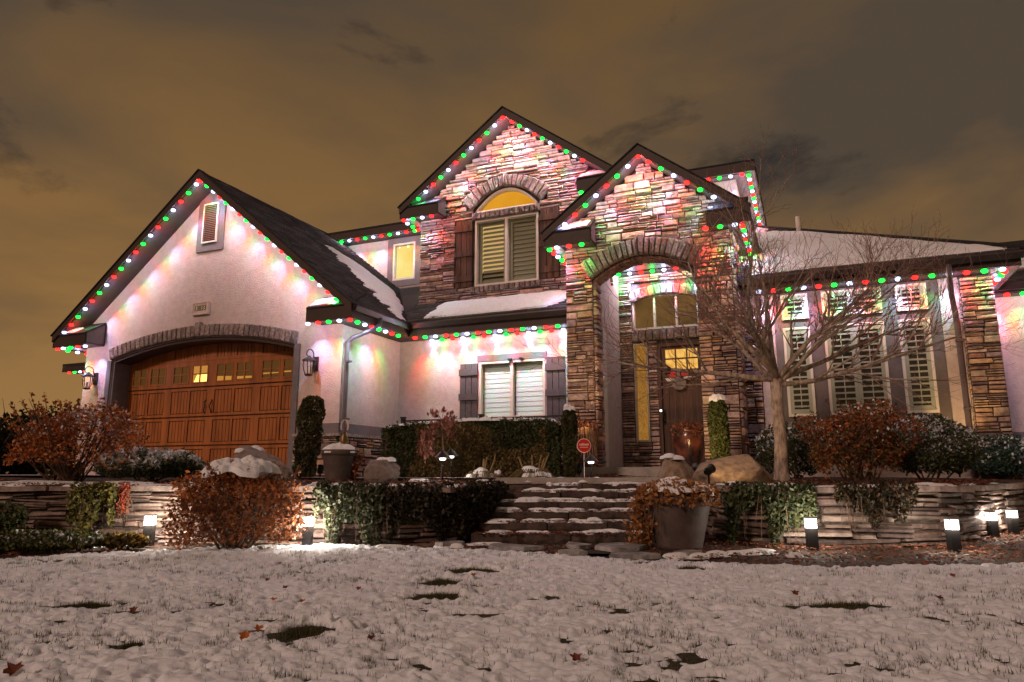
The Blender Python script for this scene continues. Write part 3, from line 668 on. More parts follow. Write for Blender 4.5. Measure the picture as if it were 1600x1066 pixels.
board_shutter(-4.86, -4.46, 3.90, 5.40, 13.098, BARNW, [(5.14, 5.28), (4.58, 4.70), (4.02, 4.16)])

def upper_window():
    y = 13.1; f = MB(); frame_rect(f, -6.36, -4.91, 3.885, 5.36, 0.045, y - 0.03, y + 0.10); f.box(-5.665, -5.605, y - 0.025, y + 0.09, 3.93, 5.315)
    W = f.build('window', WFRAME, HOUSE)
    for k, (a, b) in enumerate(((-6.315, -5.665), (-5.605, -4.955))):
        MB().box(a, b, y + 0.05, y + 0.056, 3.93, 5.315).build('pane', GLASS, W)
        fr = MB(); frame_rect(fr, a + 0.002, b - 0.002, 3.932, 5.313, 0.07, y + 0.085, y + 0.115); fr.build('shutter_stile', OLIVE, W)
        n = 13; h = (5.243 - 4.0) / n; me = slat_mesh('slat', b - a - 0.15, 0.10, 0.009, math.radians(44 if k == 0 else 72), OLIVE)
        for i in range(n): new_obj('slat', me, W, ((a + b) / 2, y + 0.15, 4.0 + h * (i + 0.5)))
        MB().box(a, b, y + 0.24, y + 0.25, 3.93 if k else 4.25, 5.315).build('lit_blind', GLOW_BLIND if k == 0 else GLOW_DIM, W)
    MB().box(-6.36, -4.91, y + 0.30, y + 0.32, 3.8, 5.5).build('room_back', ROOM, W)
    # arched transom
    xs = np.linspace(-6.36, -4.91, 19); az = lambda x: arch_z(x, -5.635, 0.725, 5.56, 0.44); fr = MB()
    for a, b in zip(xs[:-1], xs[1:]): fr.prism([(a, y - 0.02, az(a) - 0.05), (b, y - 0.02, az(b) - 0.05), (b, y - 0.02, az(b)), (a, y - 0.02, az(a))], (0, 0.11, 0))
    fr.box(-6.36, -4.91, y - 0.02, y + 0.09, 5.525, 5.565); T = fr.build('arched_window', WFRAME, HOUSE)
    g = MB(); gl = MB()
    for a, b in zip(xs[:-1], xs[1:]):
        g.prism([(a, y + 0.03, 5.566), (b, y + 0.03, 5.566), (b, y + 0.03, az(b) - .051), (a, y + 0.03, az(a) - .051)], (0, 0.006, 0))
        gl.prism([(a, y + 0.15, 5.50), (b, y + 0.15, 5.50), (b, y + 0.15, az(b)), (a, y + 0.15, az(a))], (0, 0.01, 0))
    g.build('pane', GLASS, T); gl.build('lit_room', GLOW_AMBER, T)
upper_window()
def small_window():
    y = 14.7; f = MB(); frame_rect(f, -9.44, -8.80, 4.76, 5.72, 0.05, y - 0.02, y + 0.08); W = f.build('window', WFRAME, HOUSE)
    MB().box(-9.39, -8.85, y + 0.03, y + 0.036, 4.81, 5.67).build('pane', GLASS, W); MB().box(-9.44, -8.80, y + 0.12, y + 0.13, 4.76, 5.72).build('lit_room', GLOW_YEL, W)
    f = MB(); frame_rect(f, -9.60, -8.64, 4.60, 5.87, 0.155, y - 0.018, y - 0.002); f.build('window_casing', TRIM, W)
small_window()

# right wing windows with plantation shutters
PANEL = mat('taupe_panel', (0.125, 0.105, 0.105), 0.75, 0.15, 30, 0.15, 4)
hp('window_panel', PANEL, MB().box(-0.44, 2.0, 12.575, 12.618, 0.30, 3.02))
hp('corner_board', STUCCO, MB().box(-0.695, -0.445, 12.59, 12.619, -0.1, 3.02))
hp('corner_board', STUCCO, MB().box(2.005, 2.275, 12.55, 12.619, -0.1, 3.02))
def wing_window(x0, x1, z0, z1, leaves, n):
    y = 12.572; f = MB(); frame_rect(f, x0, x1, z0, z1, 0.042, y - 0.035, y - 0.001); W = f.build('window', WFRAME, HOUSE)
    MB().box(x0 + .042, x1 - .042, y - 0.004, y - 0.002, z0 + .042, z1 - .042).build('room_back', ROOM, W)
    MB().box(x0 + .042, x1 - .042, y - 0.030, y - 0.027, z0 + .042, z1 - .042).build('pane', GLASS, W)
    w = (x1 - x0 - 0.084) / leaves
    for k in range(leaves):
        a = x0 + 0.042 + k * w; b = a + w; st = 0.055; bt = 0.075 if z1 - z0 > 1 else 0.05
        fr = MB(); fr.box(a + .001, a + st, y - 0.024, y - 0.006, z0 + .043, z1 - .043); fr.box(b - st, b - .001, y - 0.024, y - 0.006, z0 + .043, z1 - .043)
        fr.box(a + st, b - st, y - 0.024, y - 0.006, z0 + .043, z0 + .043 + bt); fr.box(a + st, b - st, y - 0.024, y - 0.006, z1 - .043 - bt, z1 - .043); fr.build('shutter_frame', LOUVER, W)
        lo, hi = z0 + .043 + bt, z1 - .043 - bt; h = (hi - lo) / n; me = slat_mesh('louver', b - a - 2 * st, 0.020, 0.028, 0.0, LOUVER)
        for i in range(n): new_obj('louver', me, W, ((a + b) / 2, y - 0.015, lo + h * (i + 0.5)))
        MB().box((a + b) / 2 - .007, (a + b) / 2 + .007, y - 0.0275, y - 0.0252, lo + 0.02, hi - 0.02).build('tilt_rod', LOUVER, W)
for x0, x1, lv in ((-0.32, 0.10, 1), (0.31, 1.20, 2), (1.40, 1.84, 1)):
    wing_window(x0, x1, 2.55, 2.98, lv, 3); wing_window(x0, x1, 0.92, 2.41, lv, 13)

# entry door, sidelight, transom
def entry():
    y = 13.7
    f = MB(); f.box(-2.67, -2.61, y - 0.03, y + 0.12, 0.10, 2.50); f.box(-1.83, -1.78, y - 0.03, y + 0.12, 0.10, 2.50); f.box(-2.61, -1.83, y - 0.03, y + 0.12, 2.44, 2.50)
    D = f.build('front_door', DARKW, HOUSE)
    for i in range(6):
        a = -2.61 + i * 0.13; top = 1.97 if True else 2.44
        MB().box(a + .004, a + .126, y + 0.03, y + 0.075, 0.11, 1.955).build('plank', DARKW, D)
    fr = MB(); fr.box(-2.609, -2.53, y + 0.03, y + 0.075, 1.957, 2.438); fr.box(-1.91, -1.831, y + 0.03, y + 0.075, 1.957, 2.438); fr.box(-2.53, -1.91, y + 0.03, y + 0.075, 2.385, 2.438); fr.box(-2.53, -1.91, y + 0.03, y + 0.075, 1.957, 1.985)
    for x in (-2.33, -2.115): fr.box(x - .012, x + .012, y + 0.032, y + 0.073, 1.985, 2.385)
    fr.box(-2.53, -1.91, y + 0.034, y + 0.071, 2.185, 2.21); fr.build('door_light_frame', DARKW, D)
    MB().box(-2.53, -1.91, y + 0.080, y + 0.085, 1.98, 2.39).build('glowing_pane', GLOW_GOLD, D)
    MB().box(-2.545, -1.895, y - 0.02, y + 0.028, 1.915, 1.95).build('door_shelf', DARKW, D)
    h = MB(); h.box(-2.60, -2.555, y + 0.012, y + 0.029, 0.92, 1.22); h.tube([(-2.58, y + .01, 0.96), (-2.58, y - .05, 1.0), (-2.58, y - .05, 1.12), (-2.58, y + .01, 1.16)], 0.012, 6); h.build('handle_set', BLACK, D)
    MB().box(-2.66, -2.62, y - 0.034, y - 0.031, 1.17, 1.21).build('bell_button', emis('bell_light', (1, 0.95, 0.9), 3.0), D)
    f = MB(); frame_rect(f, -3.14, -2.86, 0.60, 2.54, 0.035, y - 0.02, y + 0.08); S = f.build('sidelight_window', WFRAME, HOUSE)
    MB().box(-3.105, -2.895, y + 0.03, y + 0.036, 0.635, 2.505).build('pane', GLASS, S); MB().box(-3.14, -2.86, y + 0.10, y + 0.11, 0.60, 2.54).build('lit_room', GLOW_SIDE, S)
    f = MB(); frame_rect(f, -3.14, -1.83, 2.80, 3.50, 0.04, y - 0.02, y + 0.08)
    for x in (-2.70, -2.27): f.box(x - .018, x + .018, y - 0.015, y + 0.07, 2.84, 3.46)
    T = f.build('transom_window', WFRAME, HOUSE); MB().box(-3.10, -1.87, y + 0.03, y + 0.036, 2.84, 3.46).build('pane', GLASS, T)
    MB().box(-3.14, -1.83, y + 0.12, y + 0.13, 2.80, 3.50).build('lit_room', emis('transom_room', (0.42, 0.21, 0.06), 0.5, pattern=(1.4, (0.09, 0.05, 0.02))), T)
entry()
MB().box(-4.6, -1.0, 11.0, 13.698, -0.06, 0.10).build('porch_slab', CONC, HOUSE)

# garage door: sections, raised boards, lights
def garage_door():
    y = 11.0; az = lambda x: arch_z(x, DXC, DHW, 2.40, 0.33)
    b = MB(); slab(b, list(np.linspace(DX0, DX1, 21)), lambda x: -0.05, lambda x: az(x) + 0.02, y + 0.03, y + 0.08); D = b.build('garage_door', DOORG, HOUSE)
    pitch = (DX1 - DX0 - 0.12) / 8; cx = [DX0 + 0.06 + pitch * (i + 0.5) + (0.035 if i % 2 == 0 else -0.035) for i in range(8)]
    rows = [(-0.02, 0.55), (0.58, 1.14), (1.17, 1.76)]
    fr = MB(); pwid = 0.47
    edges = [DX0 + 0.03] + sum([[c - pwid / 2, c + pwid / 2] for c in cx], []) + [DX1 - 0.03]
    wz = [(a + 0.055, c - 0.055) for a, c in rows] + [(1.855, 2.255)]
    secs = rows + [(1.79, 2.32)]
    for (s0, s1), (p0, p1) in zip(secs, wz):
        fr.box(DX0 + .03, DX1 - .03, y + 0.003, y + 0.029, s0, p0); fr.box(DX0 + .03, DX1 - .03, y + 0.003, y + 0.029, p1, s1)
        for i in range(0, len(edges), 2): fr.box(edges[i], edges[i + 1], y + 0.003, y + 0.029, p0, p1)
    fr.build('door_rails', DOORW, D)
    for p0, p1 in wz[:3]:
        for c in cx:
            m = MB(); n = 5; w = (pwid - 0.03) / n
            for i in range(n): m.box(c - pwid / 2 + 0.015 + i * w + 0.006, c - pwid / 2 + 0.015 + (i + 1) * w - 0.006, y + 0.011, y + 0.0295, p0 + 0.014, p1 - 0.014)
            m.build('panel', DOORW, D)
    # top arched boards
    for c in cx:
        m = MB(); n = 5; w = (pwid - 0.02) / n; ok = False
        for i in range(n):
            a = c - pwid / 2 + 0.01 + i * w + 0.006; e = a + w - 0.012; t = min(az(a), az(e)) + 0.02
            if t - 2.40 > 0.03: m.prism([(a, y + .011, 2.39), (e, y + .011, 2.39), (e, y + .011, az(e) + .02), (a, y + .011, az(a) + .02)], (0, 0.0185, 0)); ok = True
        if ok: m.build('panel', DOORW, D)
    t = MB()
    for a, e in [(edges[i], edges[i + 1]) for i in range(0, len(edges), 2)]: t.prism([(a, y + .003, 2.325), (e, y + .003, 2.325), (e, y + .003, az(e) + .02), (a, y + .003, az(a) + .02)], (0, 0.026, 0))
    t.box(DX0 + .03, DX1 - .03, y + .001, y + .03, 2.323, 2.388); t.build('top_rail', DOORW, D)
    refl = [emis('garage_reflection_a', (0.10, 0.040, 0.010), 1.0), emis('garage_reflection_b', (0.60, 0.25, 0.045), 1.0)]  # warm reflections in the door windows, painted as glowing surfaces
    for i, c in enumerate(cx):
        f = MB(); frame_rect(f, c - pwid / 2, c + pwid / 2, 1.855, 2.255, 0.03, y - 0.004, y + 0.022); f.box(c - .012, c + .012, y - 0.003, y + 0.02, 1.885, 2.225); f.box(c - pwid / 2 + .03, c - .012, y - 0.002, y + 0.019, 2.045, 2.065); f.box(c + .012, c + pwid / 2 - .03, y - 0.002, y + 0.019, 2.045, 2.065)
        W = f.build('door_window', DOORW, D)
        x0, x1 = c - pwid / 2 + 0.03, c + pwid / 2 - 0.03
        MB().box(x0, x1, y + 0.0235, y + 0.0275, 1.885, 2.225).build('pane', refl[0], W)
        MB().box(x0, x1, y + 0.012, y + 0.014, 1.885, 2.225).build('glass', GLASS, W)
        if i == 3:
            MB().prism([(x0 + .03, y + .0225, 1.886), (x1, y + .0225, 1.886), (x1, y + .0225, 2.04), (x0 + .11, y + .0225, 2.04)], (0, -0.003, 0)).build('lamp_reflection', GLOW_REFL, W)  # reflected street lamp as a glowing shape, no lamp inside
            MB().box(x0, x1, y + 0.0228, y + 0.0232, 1.887, 2.224).build('glowing_pane', refl[1], W)
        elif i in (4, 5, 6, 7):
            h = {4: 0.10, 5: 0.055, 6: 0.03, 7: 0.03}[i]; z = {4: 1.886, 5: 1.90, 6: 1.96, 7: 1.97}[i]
            MB().prism([(x0, y + .0225, z), (x1, y + .0225, z + .004), (x1, y + .0225, z + h * .8), (x0, y + .0225, z + h)], (0, -0.002, 0)).build('reflection_strip', refl[1], W)
    for s in (-1, 1):
        x = DXC + s * 0.08 - 0.03; MB().tube([(x, y + .005, 1.22), (x + s * .02, y - .03, 1.27), (x - s * .015, y - .045, 1.36), (x + s * .02, y - .03, 1.45), (x, y + .005, 1.50)], 0.012, 6).build('pull_handle', BLACK, D)
garage_door()

# gable vent
def vent():
    y = 10.598; o = MB().prism([(-11.66, y, 4.56), (-10.93, y, 4.56), (-10.93, y, 5.735), (-11.25, y, 5.95), (-11.66, y, 5.66)], (0, -0.03, 0)).build('gable_vent', TRIM, HOUSE)
    f = MB(); frame_rect(f, -11.50, -11.09, 4.73, 5.60, 0.034, y - 0.062, y - 0.031); f.build('vent_frame', WFRAME, o)
    MB().box(-11.455, -11.135, y - 0.036, y - 0.032, 4.775, 5.555).build('vent_back', ROOM, o)
    me = slat_mesh('slat', 0.338, 0.036, 0.012, math.radians(38), mat('vent_slat', (0.26, 0.16, 0.115), 0.7, 0.1, 20, 0.2, 8))
    for i in range(19): new_obj('slat', me, o, (-11.295, y - 0.052, 4.80 + i * 0.0405))
vent()
def plaque():
    y = 10.598; o = MB().prism([(-11.60, y, 3.20), (-11.16, y, 3.20), (-11.16, y, 3.47), (-11.60, y, 3.47)], (0, -0.05, 0)).build('house_number_plaque', mat('cast_plaque', (0.55, 0.46, 0.38), 0.85, 0.3, 50, 0.1, 8), HOUSE)
    f = MB(); frame_rect(f, -11.60, -11.16, 3.20, 3.47, 0.03, y - 0.062, y - 0.0505); f.build('plaque_rim', MATS['cast_plaque'], o)
    cu = bpy.data.curves.new('lettering', 'FONT'); cu.body = '13833'; cu.size = 0.155; cu.extrude = 0.004; cu.align_x = 'CENTER'; cu.space_character = 0.95; cu.materials.append(FASCIA)
    tmp = bpy.data.objects.new('lettering', cu); me = bpy.data.meshes.new_from_object(tmp); bpy.data.objects.remove(tmp); me.name = 'lettering'
    t = bpy.data.objects.new('lettering', me); COL.objects.link(t); t.parent = o; t.location = (-11.38, y - 0.0515, 3.285); t.rotation_euler = (math.pi / 2, 0, 0); t.scale = (0.92, 1.0, 1.0)
plaque()

# ------------------------------------------------------------------ shingles and roof snow
def shingles(name, parent, O, A, B, la, lb, keep=None, tab=0.30, expo=0.145, seed=1):
    """O corner at the eave, A unit along the eave, B unit up the slope"""
    O, A, B = (np.asarray(q, float) for q in (O, A, B)); Nn = np.cross(A, B); Nn = Nn if Nn[2] > 0 else -Nn
    r = np.random.default_rng(seed); V = []; Q = []; C = []; k = 0
    for j in range(int(lb / expo) + 1):
        off = r.uniform(0, tab); i = -1
        while off + i * tab < la:
            a0 = max(0.0, off + i * tab) + 0.004; a1 = min(la, off + (i + 1) * tab) - 0.004; b0 = j * expo + r.uniform(-.006, .006); b1 = min(lb, (j + 1) * expo + 0.02); i += 1
            if a1 - a0 < 0.04 or b1 - b0 < 0.03: continue
            p = O + A * (a0 + a1) / 2 + B * (b0 + b1) / 2
            if keep is not None and not keep(p): continue
            h = 0.020 + r.uniform(0, 0.010); n = len(V)
            V += [O + A * a0 + B * b0 + Nn * h, O + A * a1 + B * b0 + Nn * h, O + A * a1 + B * b1 + Nn * 0.004, O + A * a0 + B * b1 + Nn * 0.004, O + A * a0 + B * b0, O + A * a1 + B * b0]
            Q += [(n, n + 1, n + 2, n + 3), (n + 4, n + 5, n + 1, n)]; c = r.uniform(0.050, 0.110); C += [(c, c * 0.95, c * 0.98)] * 6
    o = new_obj(name, np_mesh(name, V, Q, SHINGLE, np.array(C)), parent); o['kind'] = 'stuff'
gs = math.sqrt(1 + G_K ** 2)
ROOFS = [o for o in HOUSE.children if o.name.startswith('roof_slope')]
shingles('shingles', ROOFS[1], (G_AX + G_HW, 10.06, GTZ), (0, 1, 0), (-1 / gs, 0, G_K / gs), 5.0, G_HW * gs - 0.02, keep=lambda p: p[1] < 13.3 or p[0] < -8.0, seed=3)
cs = math.sqrt(1 + 0.36)
shingles('shingles', CR, (-7.75, 12.05, 3.0), (1, 0, 0), (0, 1 / cs, 0.6 / cs), 3.84, 1.22, keep=lambda p: p[0] > -7.33 - (p[1] - 12.05) * 0.75, seed=4)
ws = math.sqrt(1 + WPIT ** 2)
shingles('shingles', WRF, (-1.0, 12.15, 3.26), (1, 0, 0), (0, 1 / ws, WPIT / ws), 4.06, 4.8, keep=lambda p: p[0] < 3.06 - (p[1] - 12.15), seed=5)
shingles('shingles', FRR, (2.9, 13.8, 3.16), (1, 0, 0), (0, 0.895, 0.446), 3.0, 2.2, seed=6)

def roof_snow(name, parent, O, A, B, la, lb, mask, thick=0.05, cell=0.03, lift=0.012):
    """snow sheet lying on a roof plane where mask(a,b)>0; the mask fades the depth"""
    O, A, B = (np.asarray(q, float) for q in (O, A, B)); Nn = np.cross(A, B); Nn = Nn if Nn[2] > 0 else -Nn
    na, nb = int(la / cell) + 1, int(lb / cell) + 1
    a = np.linspace(0, la, na)[:, None] * np.ones((1, nb)); b = np.ones((na, 1)) * np.linspace(0, lb, nb)[None, :]
    m = mask(a, b); h = lift + thick * np.clip(m * 3, 0, 1) ** 0.6 * (0.35 + 1.3 * fbm(a * 2.5, b * 2.5, 31)) 
    h = np.where(m > 0, h, -0.02)
    P = O + a[..., None] * A + b[..., None] * B + h[..., None] * Nn; I = np.arange(na * nb).reshape(na, nb)
    Q = np.stack([I[:-1, :-1], I[1:, :-1], I[1:, 1:], I[:-1, 1:]], -1).reshape(-1, 4); mk = (m > 0).ravel(); Q = Q[mk[Q].any(1)]
    used = np.unique(Q); remap = -np.ones(na * nb, int); remap[used] = np.arange(len(used))
    new_obj(name, np_mesh(name, P.reshape(-1, 3)[used], remap[Q], SNOW, smooth=True), parent)['kind'] = 'stuff'
# garage roof: a streaky strip along the valley (a = Y-10.1, b = distance up from the eave)
def m_garage(a, b):
    lft = a - (1.50 + 0.30 * b); rgt = np.interp(b, [0, .2, .95, 2, 3.0, 3.5, 3.85], [1.85, 1.95, 3.0, 3.75, 3.7, 3.0, 2.7]) - a
    m = np.minimum(lft, rgt)
    row = vnoise(a * 2.2, np.floor(b / 0.145) * 7.3, 43)                    # courses catch the snow unevenly
    return m - 0.55 * (row - 0.25) * np.clip(1 - lft * 1.1, 0, 1) - 0.25 * (fbm(a * 3.0, b * 5.0, 41) - 0.3)
roof_snow('roof_snow', ROOFS[1], (G_AX + G_HW, 10.1, GTZ), (0, 1, 0), (-1 / gs, 0, G_K / gs), 5.0, 3.9, m_garage, 0.035, 0.03, 0.02)
def m_center(a, b):
    e = 0.10 + 0.05 * (fbm(a * 1.5, b * 0, 51) - 0.5)
    m = np.minimum(b - e, 0.62 + 1.15 * 0.5 - b * 0.45) * 1.2
    m = np.minimum(m, (a - 0.38 - (1.2 - b) * 0.05) * 0.9)
    m = np.minimum(m, 1.15 - b) - 0.14 * np.clip(fbm(a * 4, b * 5, 55) - .35, 0, 1) * np.clip(1.1 - a, 0, 1) * 3
    return np.where(a > 3.15, m - 1.9 * (a - 3.15) * fbm(a * 7, b * 9, 53), m) - 0.05 * fbm(a * 6, b * 6, 52)
roof_snow('roof_snow', CR, (-7.55, 12.05, 3.0), (1, 0, 0), (0, 1 / cs, 0.6 / cs), 3.6, 1.2, m_center, 0.075, 0.03, 0.02)
def m_wing(a, b):
    hip = 4.02 - a - b / ws - 0.06
    m = np.minimum(b + 0.04 - 0.10 * fbm(a * 1.3, b * 0, 61), hip * 1.2)
    bare = 1.25 - np.hypot((a - 0.05) / 0.85, (b - 1.25) / 1.0)
    bare2 = 0.9 - np.hypot((a - 0.35) / 0.8, (b - 3.3) / 0.75)
    m = m - np.clip(bare, 0, 1) * 1.3 * fbm(a * 3, b * 3, 63) * 1.6 - np.clip(bare2, 0, 1) * fbm(a * 4, b * 4, 64) * 1.7
    return m - 0.06 * fbm(a * 5, b * 5, 62)
roof_snow('roof_snow', WRF, (-1.0, 12.15, 3.26), (1, 0, 0), (0, 1 / ws, WPIT / ws), 4.0, 4.6, m_wing, 0.06, 0.04, 0.025)
roof_snow('roof_snow', FRR, (2.9, 13.8, 3.16), (1, 0, 0), (0, 0.895, 0.446), 2.0, 1.8, lambda a, b: np.minimum(b - 0.5, 1.0) - 0.6 * fbm(a * 2, b * 2, 71), 0.05, 0.05, 0.03)
# thin snow on the boxed returns and the wainscot cap
def ledge_snow(parent, x0, x1, y0, y1, z0, z1, seed):
    nx, ny = 40, 12; xs = np.linspace(x0, x1, nx); V = []; r = fbm(xs * 6, xs * 0, seed)
    for i, x in enumerate(xs):
        for j in range(ny):
            t = j / (ny - 1); e = 1.0 if 0 < j < ny - 1 and 0 < i < nx - 1 else 0.0
            V.append((x, y0 + (y1 - y0) * (t * 0.72 + 0.25 * r[i]), z0 + (z1 - z0) * (t * 0.72 + 0.25 * r[i]) + 0.004 + e * 0.028 * (0.4 + r[i])))
    Q = [(i * ny + j, (i + 1) * ny + j, (i + 1) * ny + j + 1, i * ny + j + 1) for i in range(nx - 1) for j in range(ny - 1)]
    new_obj('ledge_snow', np_mesh('ledge_snow', V, Q, SNOW, smooth=True), parent)['kind'] = 'stuff'
RET = [o for o in HOUSE.children if o.name.startswith('eave_return')]
ledge_snow(RET[1], GX - 0.97, GX - 0.35, 10.12, 10.50, GTZ + .005, GTZ + 0.25, 3)
ledge_snow(RET[0], G_AX - G_HW + .1, G_AX - G_HW + 0.6, 10.12, 10.45, GTZ + .005, GTZ + 0.2, 5)
ledge_snow(RET[4], P_AX - P_HW + 0.08, P_AX - P_HW + 0.80, 11.37, 11.76, PTZ + .005, PTZ + 0.27, 7)
ledge_snow(RET[3], U_AX + U_HW - 0.85, U_AX + U_HW - 0.1, 12.62, 13.0, UTZ + .005, UTZ + 0.24, 9)

# ------------------------------------------------------------------ wall lanterns
LGLASS = glass('lantern_glass', (0.95, 0.9, 0.85), 0.12)
def lantern(x, z, label):
    y = 10.598; L_ = empty('wall_lantern', (x, y, z - 0.25), label, 'lantern', 'carriage lanterns beside the garage door')
    MB().box(x - 0.06, x + 0.06, y - 0.03, y - 0.002, z - 0.12, z + 0.14).build('back_plate', BRONZE, L_)
    yc = y - 0.20; pts = [(x, y - 0.03, z + 0.06)] + [(x, yc + 0.10 * math.cos(t) + 0.02, z + 0.17 + 0.085 * math.sin(t)) for t in np.linspace(-0.3, 3.6, 10)] + [(x, yc, z + 0.11)]
    MB().tube(pts, 0.011, 6).build('scroll_arm', BRONZE, L_)
    MB().lathe([(0.015, z + 0.135), (0.03, z + 0.125), (0.035, z + 0.11), (0.075, z + 0.09), (0.125, z + 0.055), (0.128, z + 0.04), (0.11, z + 0.035)], (x, yc, 0), 16).build('cap', BRONZE, L_)
    MB().lathe([(0.095, z + 0.034), (0.105, z - 0.02), (0.09, z - 0.13), (0.06, z - 0.205)], (x, yc, 0), 12).build('glass_globe', LGLASS, L_)
    c = MB()
    for t in (0.4, 1.97, 3.54, 5.11):
        dx, dy = math.cos(t), math.sin(t); c.tube([(x + dx * 0.10, yc + dy * 0.10, z + 0.035), (x + dx * 0.112, yc + dy * 0.112, z - 0.02), (x + dx * 0.095, yc + dy * 0.095, z - 0.13), (x + dx * 0.066, yc + dy * 0.066, z - 0.205)], 0.008, 5)
    c.build('cage', BRONZE, L_)
    MB().lathe([(0.062, z - 0.205), (0.075, z - 0.215), (0.07, z - 0.235), (0.03, z - 0.245)], (x, yc, 0), 12).build('base_ring', BRONZE, L_)
    MB().tube([(x, yc, z - 0.20), (x, yc, z - 0.08)], 0.018, 8).build('candle_tube', WFRAME, L_)
lantern(-14.30, 2.02, 'bronze carriage lantern on the stucco pier by the red-leaved bush')
lantern(-8.42, 2.00, 'bronze carriage lantern on the stucco pier by the tall downspout')

# ------------------------------------------------------------------ Christmas light strings
BULB = {}
def bulb_mesh():
    for k, (c, m) in LED.items():
        mb = MB().lathe([(0.004, -0.034), (0.032, -0.036), (0.046, -0.016), (0.046, 0.004), (0.030, 0.016)], (0, 0, 0), 10)
        me = bpy.data.meshes.new('bulb'); me.from_pydata(mb.v, [], mb.f); me.materials.append(m); me.polygons.foreach_set('use_smooth', np.ones(len(me.polygons), bool)); BULB[k] = me
bulb_mesh()
LAMPS = {}
def lamp_data(k, power):
    key = (k, round(power, 3))
    if key not in LAMPS:
        l = bpy.data.lights.new('bulb_light', 'POINT'); l.energy = power; l.color = LED[k][0]; l.shadow_soft_size = 0.02; LAMPS[key] = l
    return LAMPS[key]
LEDP = 31.0; GLOWP = 3.4
def spot_data(k, power):
    key = ('s', k, round(power, 3))
    if key not in LAMPS:
        l = bpy.data.lights.new('bulb_beam', 'SPOT'); l.energy = power; l.color = LED[k][0]; l.shadow_soft_size = 0.02; l.spot_size = math.radians(66); l.spot_blend = 0.9; LAMPS[key] = l
    return LAMPS[key]
def string(label, pts, order='WRG', start=0, spacing=0.23, n=None, power=1.0, first=0.0, side_x=-1.0, lean=0.8):
    """polyline of LED positions; bulbs hang below a thin track"""
    pts = [np.asarray(p, float) for p in pts]
    S = empty('light_string', pts[0], label, 'string lights', 'coloured eave lights')
    for a, b in zip(pts[:-1], pts[1:]):
        d = b - a; ln = np.linalg.norm(d); d = d / ln; side = np.cross(d, (0, 0, 1.0)); side /= np.linalg.norm(side) + 1e-9; upv = np.cross(side, d)
        MB().obox((a + b) / 2 + np.array([0, 0, 0.014]), d * ln / 2, side * 0.016, upv * 0.006).build('track', STRIP, S)
    seg = [np.linalg.norm(b - a) for a, b in zip(pts[:-1], pts[1:])]; tot = sum(seg)
    cnt = n or int((tot - first) / spacing) + 1; i = 0; s = first
    step = spacing if n is None else (tot - first) / (n - 1)
    while i < cnt:
        q = s; j = 0
        while j < len(seg) - 1 and q > seg[j]: q -= seg[j]; j += 1
        p = pts[j] + (pts[j + 1] - pts[j]) * min(1.0, q / seg[j]); k = order[(start + i) % 3]
        new_obj('bulb', BULB[k], S, tuple(p))
        d = pts[j + 1] - pts[j]; d = d / np.linalg.norm(d)
        wall = np.array([0, 1.0, 0]) if abs(d[1]) < 0.7 else np.array([side_x, 0, 0])
        dn = np.array([0, 0, -1.0]); dn = dn - (dn @ d) * d; dn /= np.linalg.norm(dn)
        for dat, q_ in ((lamp_data(k, GLOWP * LED_W[k] * power), p + dn * 0.055), (spot_data(k, LEDP * LED_W[k] * power), p + dn * 0.045)):
            lo = bpy.data.objects.new('bulb_light', dat); COL.objects.link(lo); lo.parent = S
            lo.matrix_parent_inverse = Matrix.Translation(-S.location); lo.location = tuple(q_)
            lo.rotation_euler = Vector(dn + wall * lean).to_track_quat('-Z', 'Y').to_euler()
        i += 1; s += step
def rake(ax, az, k, d0, d1, s, yf):
    f = lambda d: (ax + s * d, yf + 0.055, az - k * d - 0.185)
    return [f(d0), f(d1)]
string('coloured lights climbing the left rake of the garage gable', rake(G_AX, G_AZ, G_K, 3.62, 0.10, -1, 10.1), 'WRG', 0, n=19)
string('coloured lights running down the right rake of the garage gable', rake(G_AX, G_AZ, G_K, 0.02, 3.55, 1, 10.1), 'RGW', 0, n=20)
string('coloured lights under the boxed eave at the far left garage corner', [(G_AX - G_HW + 1.0, 10.17, GTZ - .29), (G_AX - G_HW + .1, 10.17, GTZ - .29), (G_AX - G_HW + .1, 11.6, GTZ - .29)], 'WRG', 0, side_x=1.0)
string('coloured lights round the garage corner above the downspout', [(GX - 0.98, 10.17, GTZ - .285), (GX - 0.07, 10.17, GTZ - .285), (GX - 0.07, 12.0, GTZ - .285)], 'WRG', 0)
string('coloured lights along the gutter above the closed white blinds', [(-7.22, 12.13, 2.692), (-3.95, 12.13, 2.692)], 'RGW', 0, n=15)
string('second row of coloured lights tight against the stucco above the front window', [(-7.05, 12.52, 2.695), (-3.97, 12.52, 2.695)], 'WGR', 0, n=14, power=0.34, lean=0.08)
string('coloured lights above the small yellow upstairs window', [(-10.75, 14.29, 5.845), (-8.35, 14.29, 5.845)], 'GWR', 0, n=11)
string('coloured lights climbing the left rake of the tall stone gable', rake(U_AX, U_AZ, U_K, 2.02, 0.02, -1, 12.6), 'GWR', 0, n=12, power=1.9)
string('coloured lights running down the right rake of the tall stone gable', rake(U_AX, U_AZ, U_K, 0.20, 1.72, 1, 12.6), 'RGW', 0, n=10, power=1.9)
string('coloured lights under the left eave return of the tall stone gable', [(U_AX - U_HW + .78, 12.67, UTZ - .285), (U_AX - U_HW + .06, 12.67, UTZ - .285), (U_AX - U_HW + .06, 13.9, UTZ - .285)], 'RWG', 0, side_x=1.0)
string('coloured lights under the right eave return of the tall stone gable', [(U_AX + U_HW - .80, 12.67, UTZ - .285), (U_AX + U_HW - .1, 12.67, UTZ - .285)], 'GWR', 0)
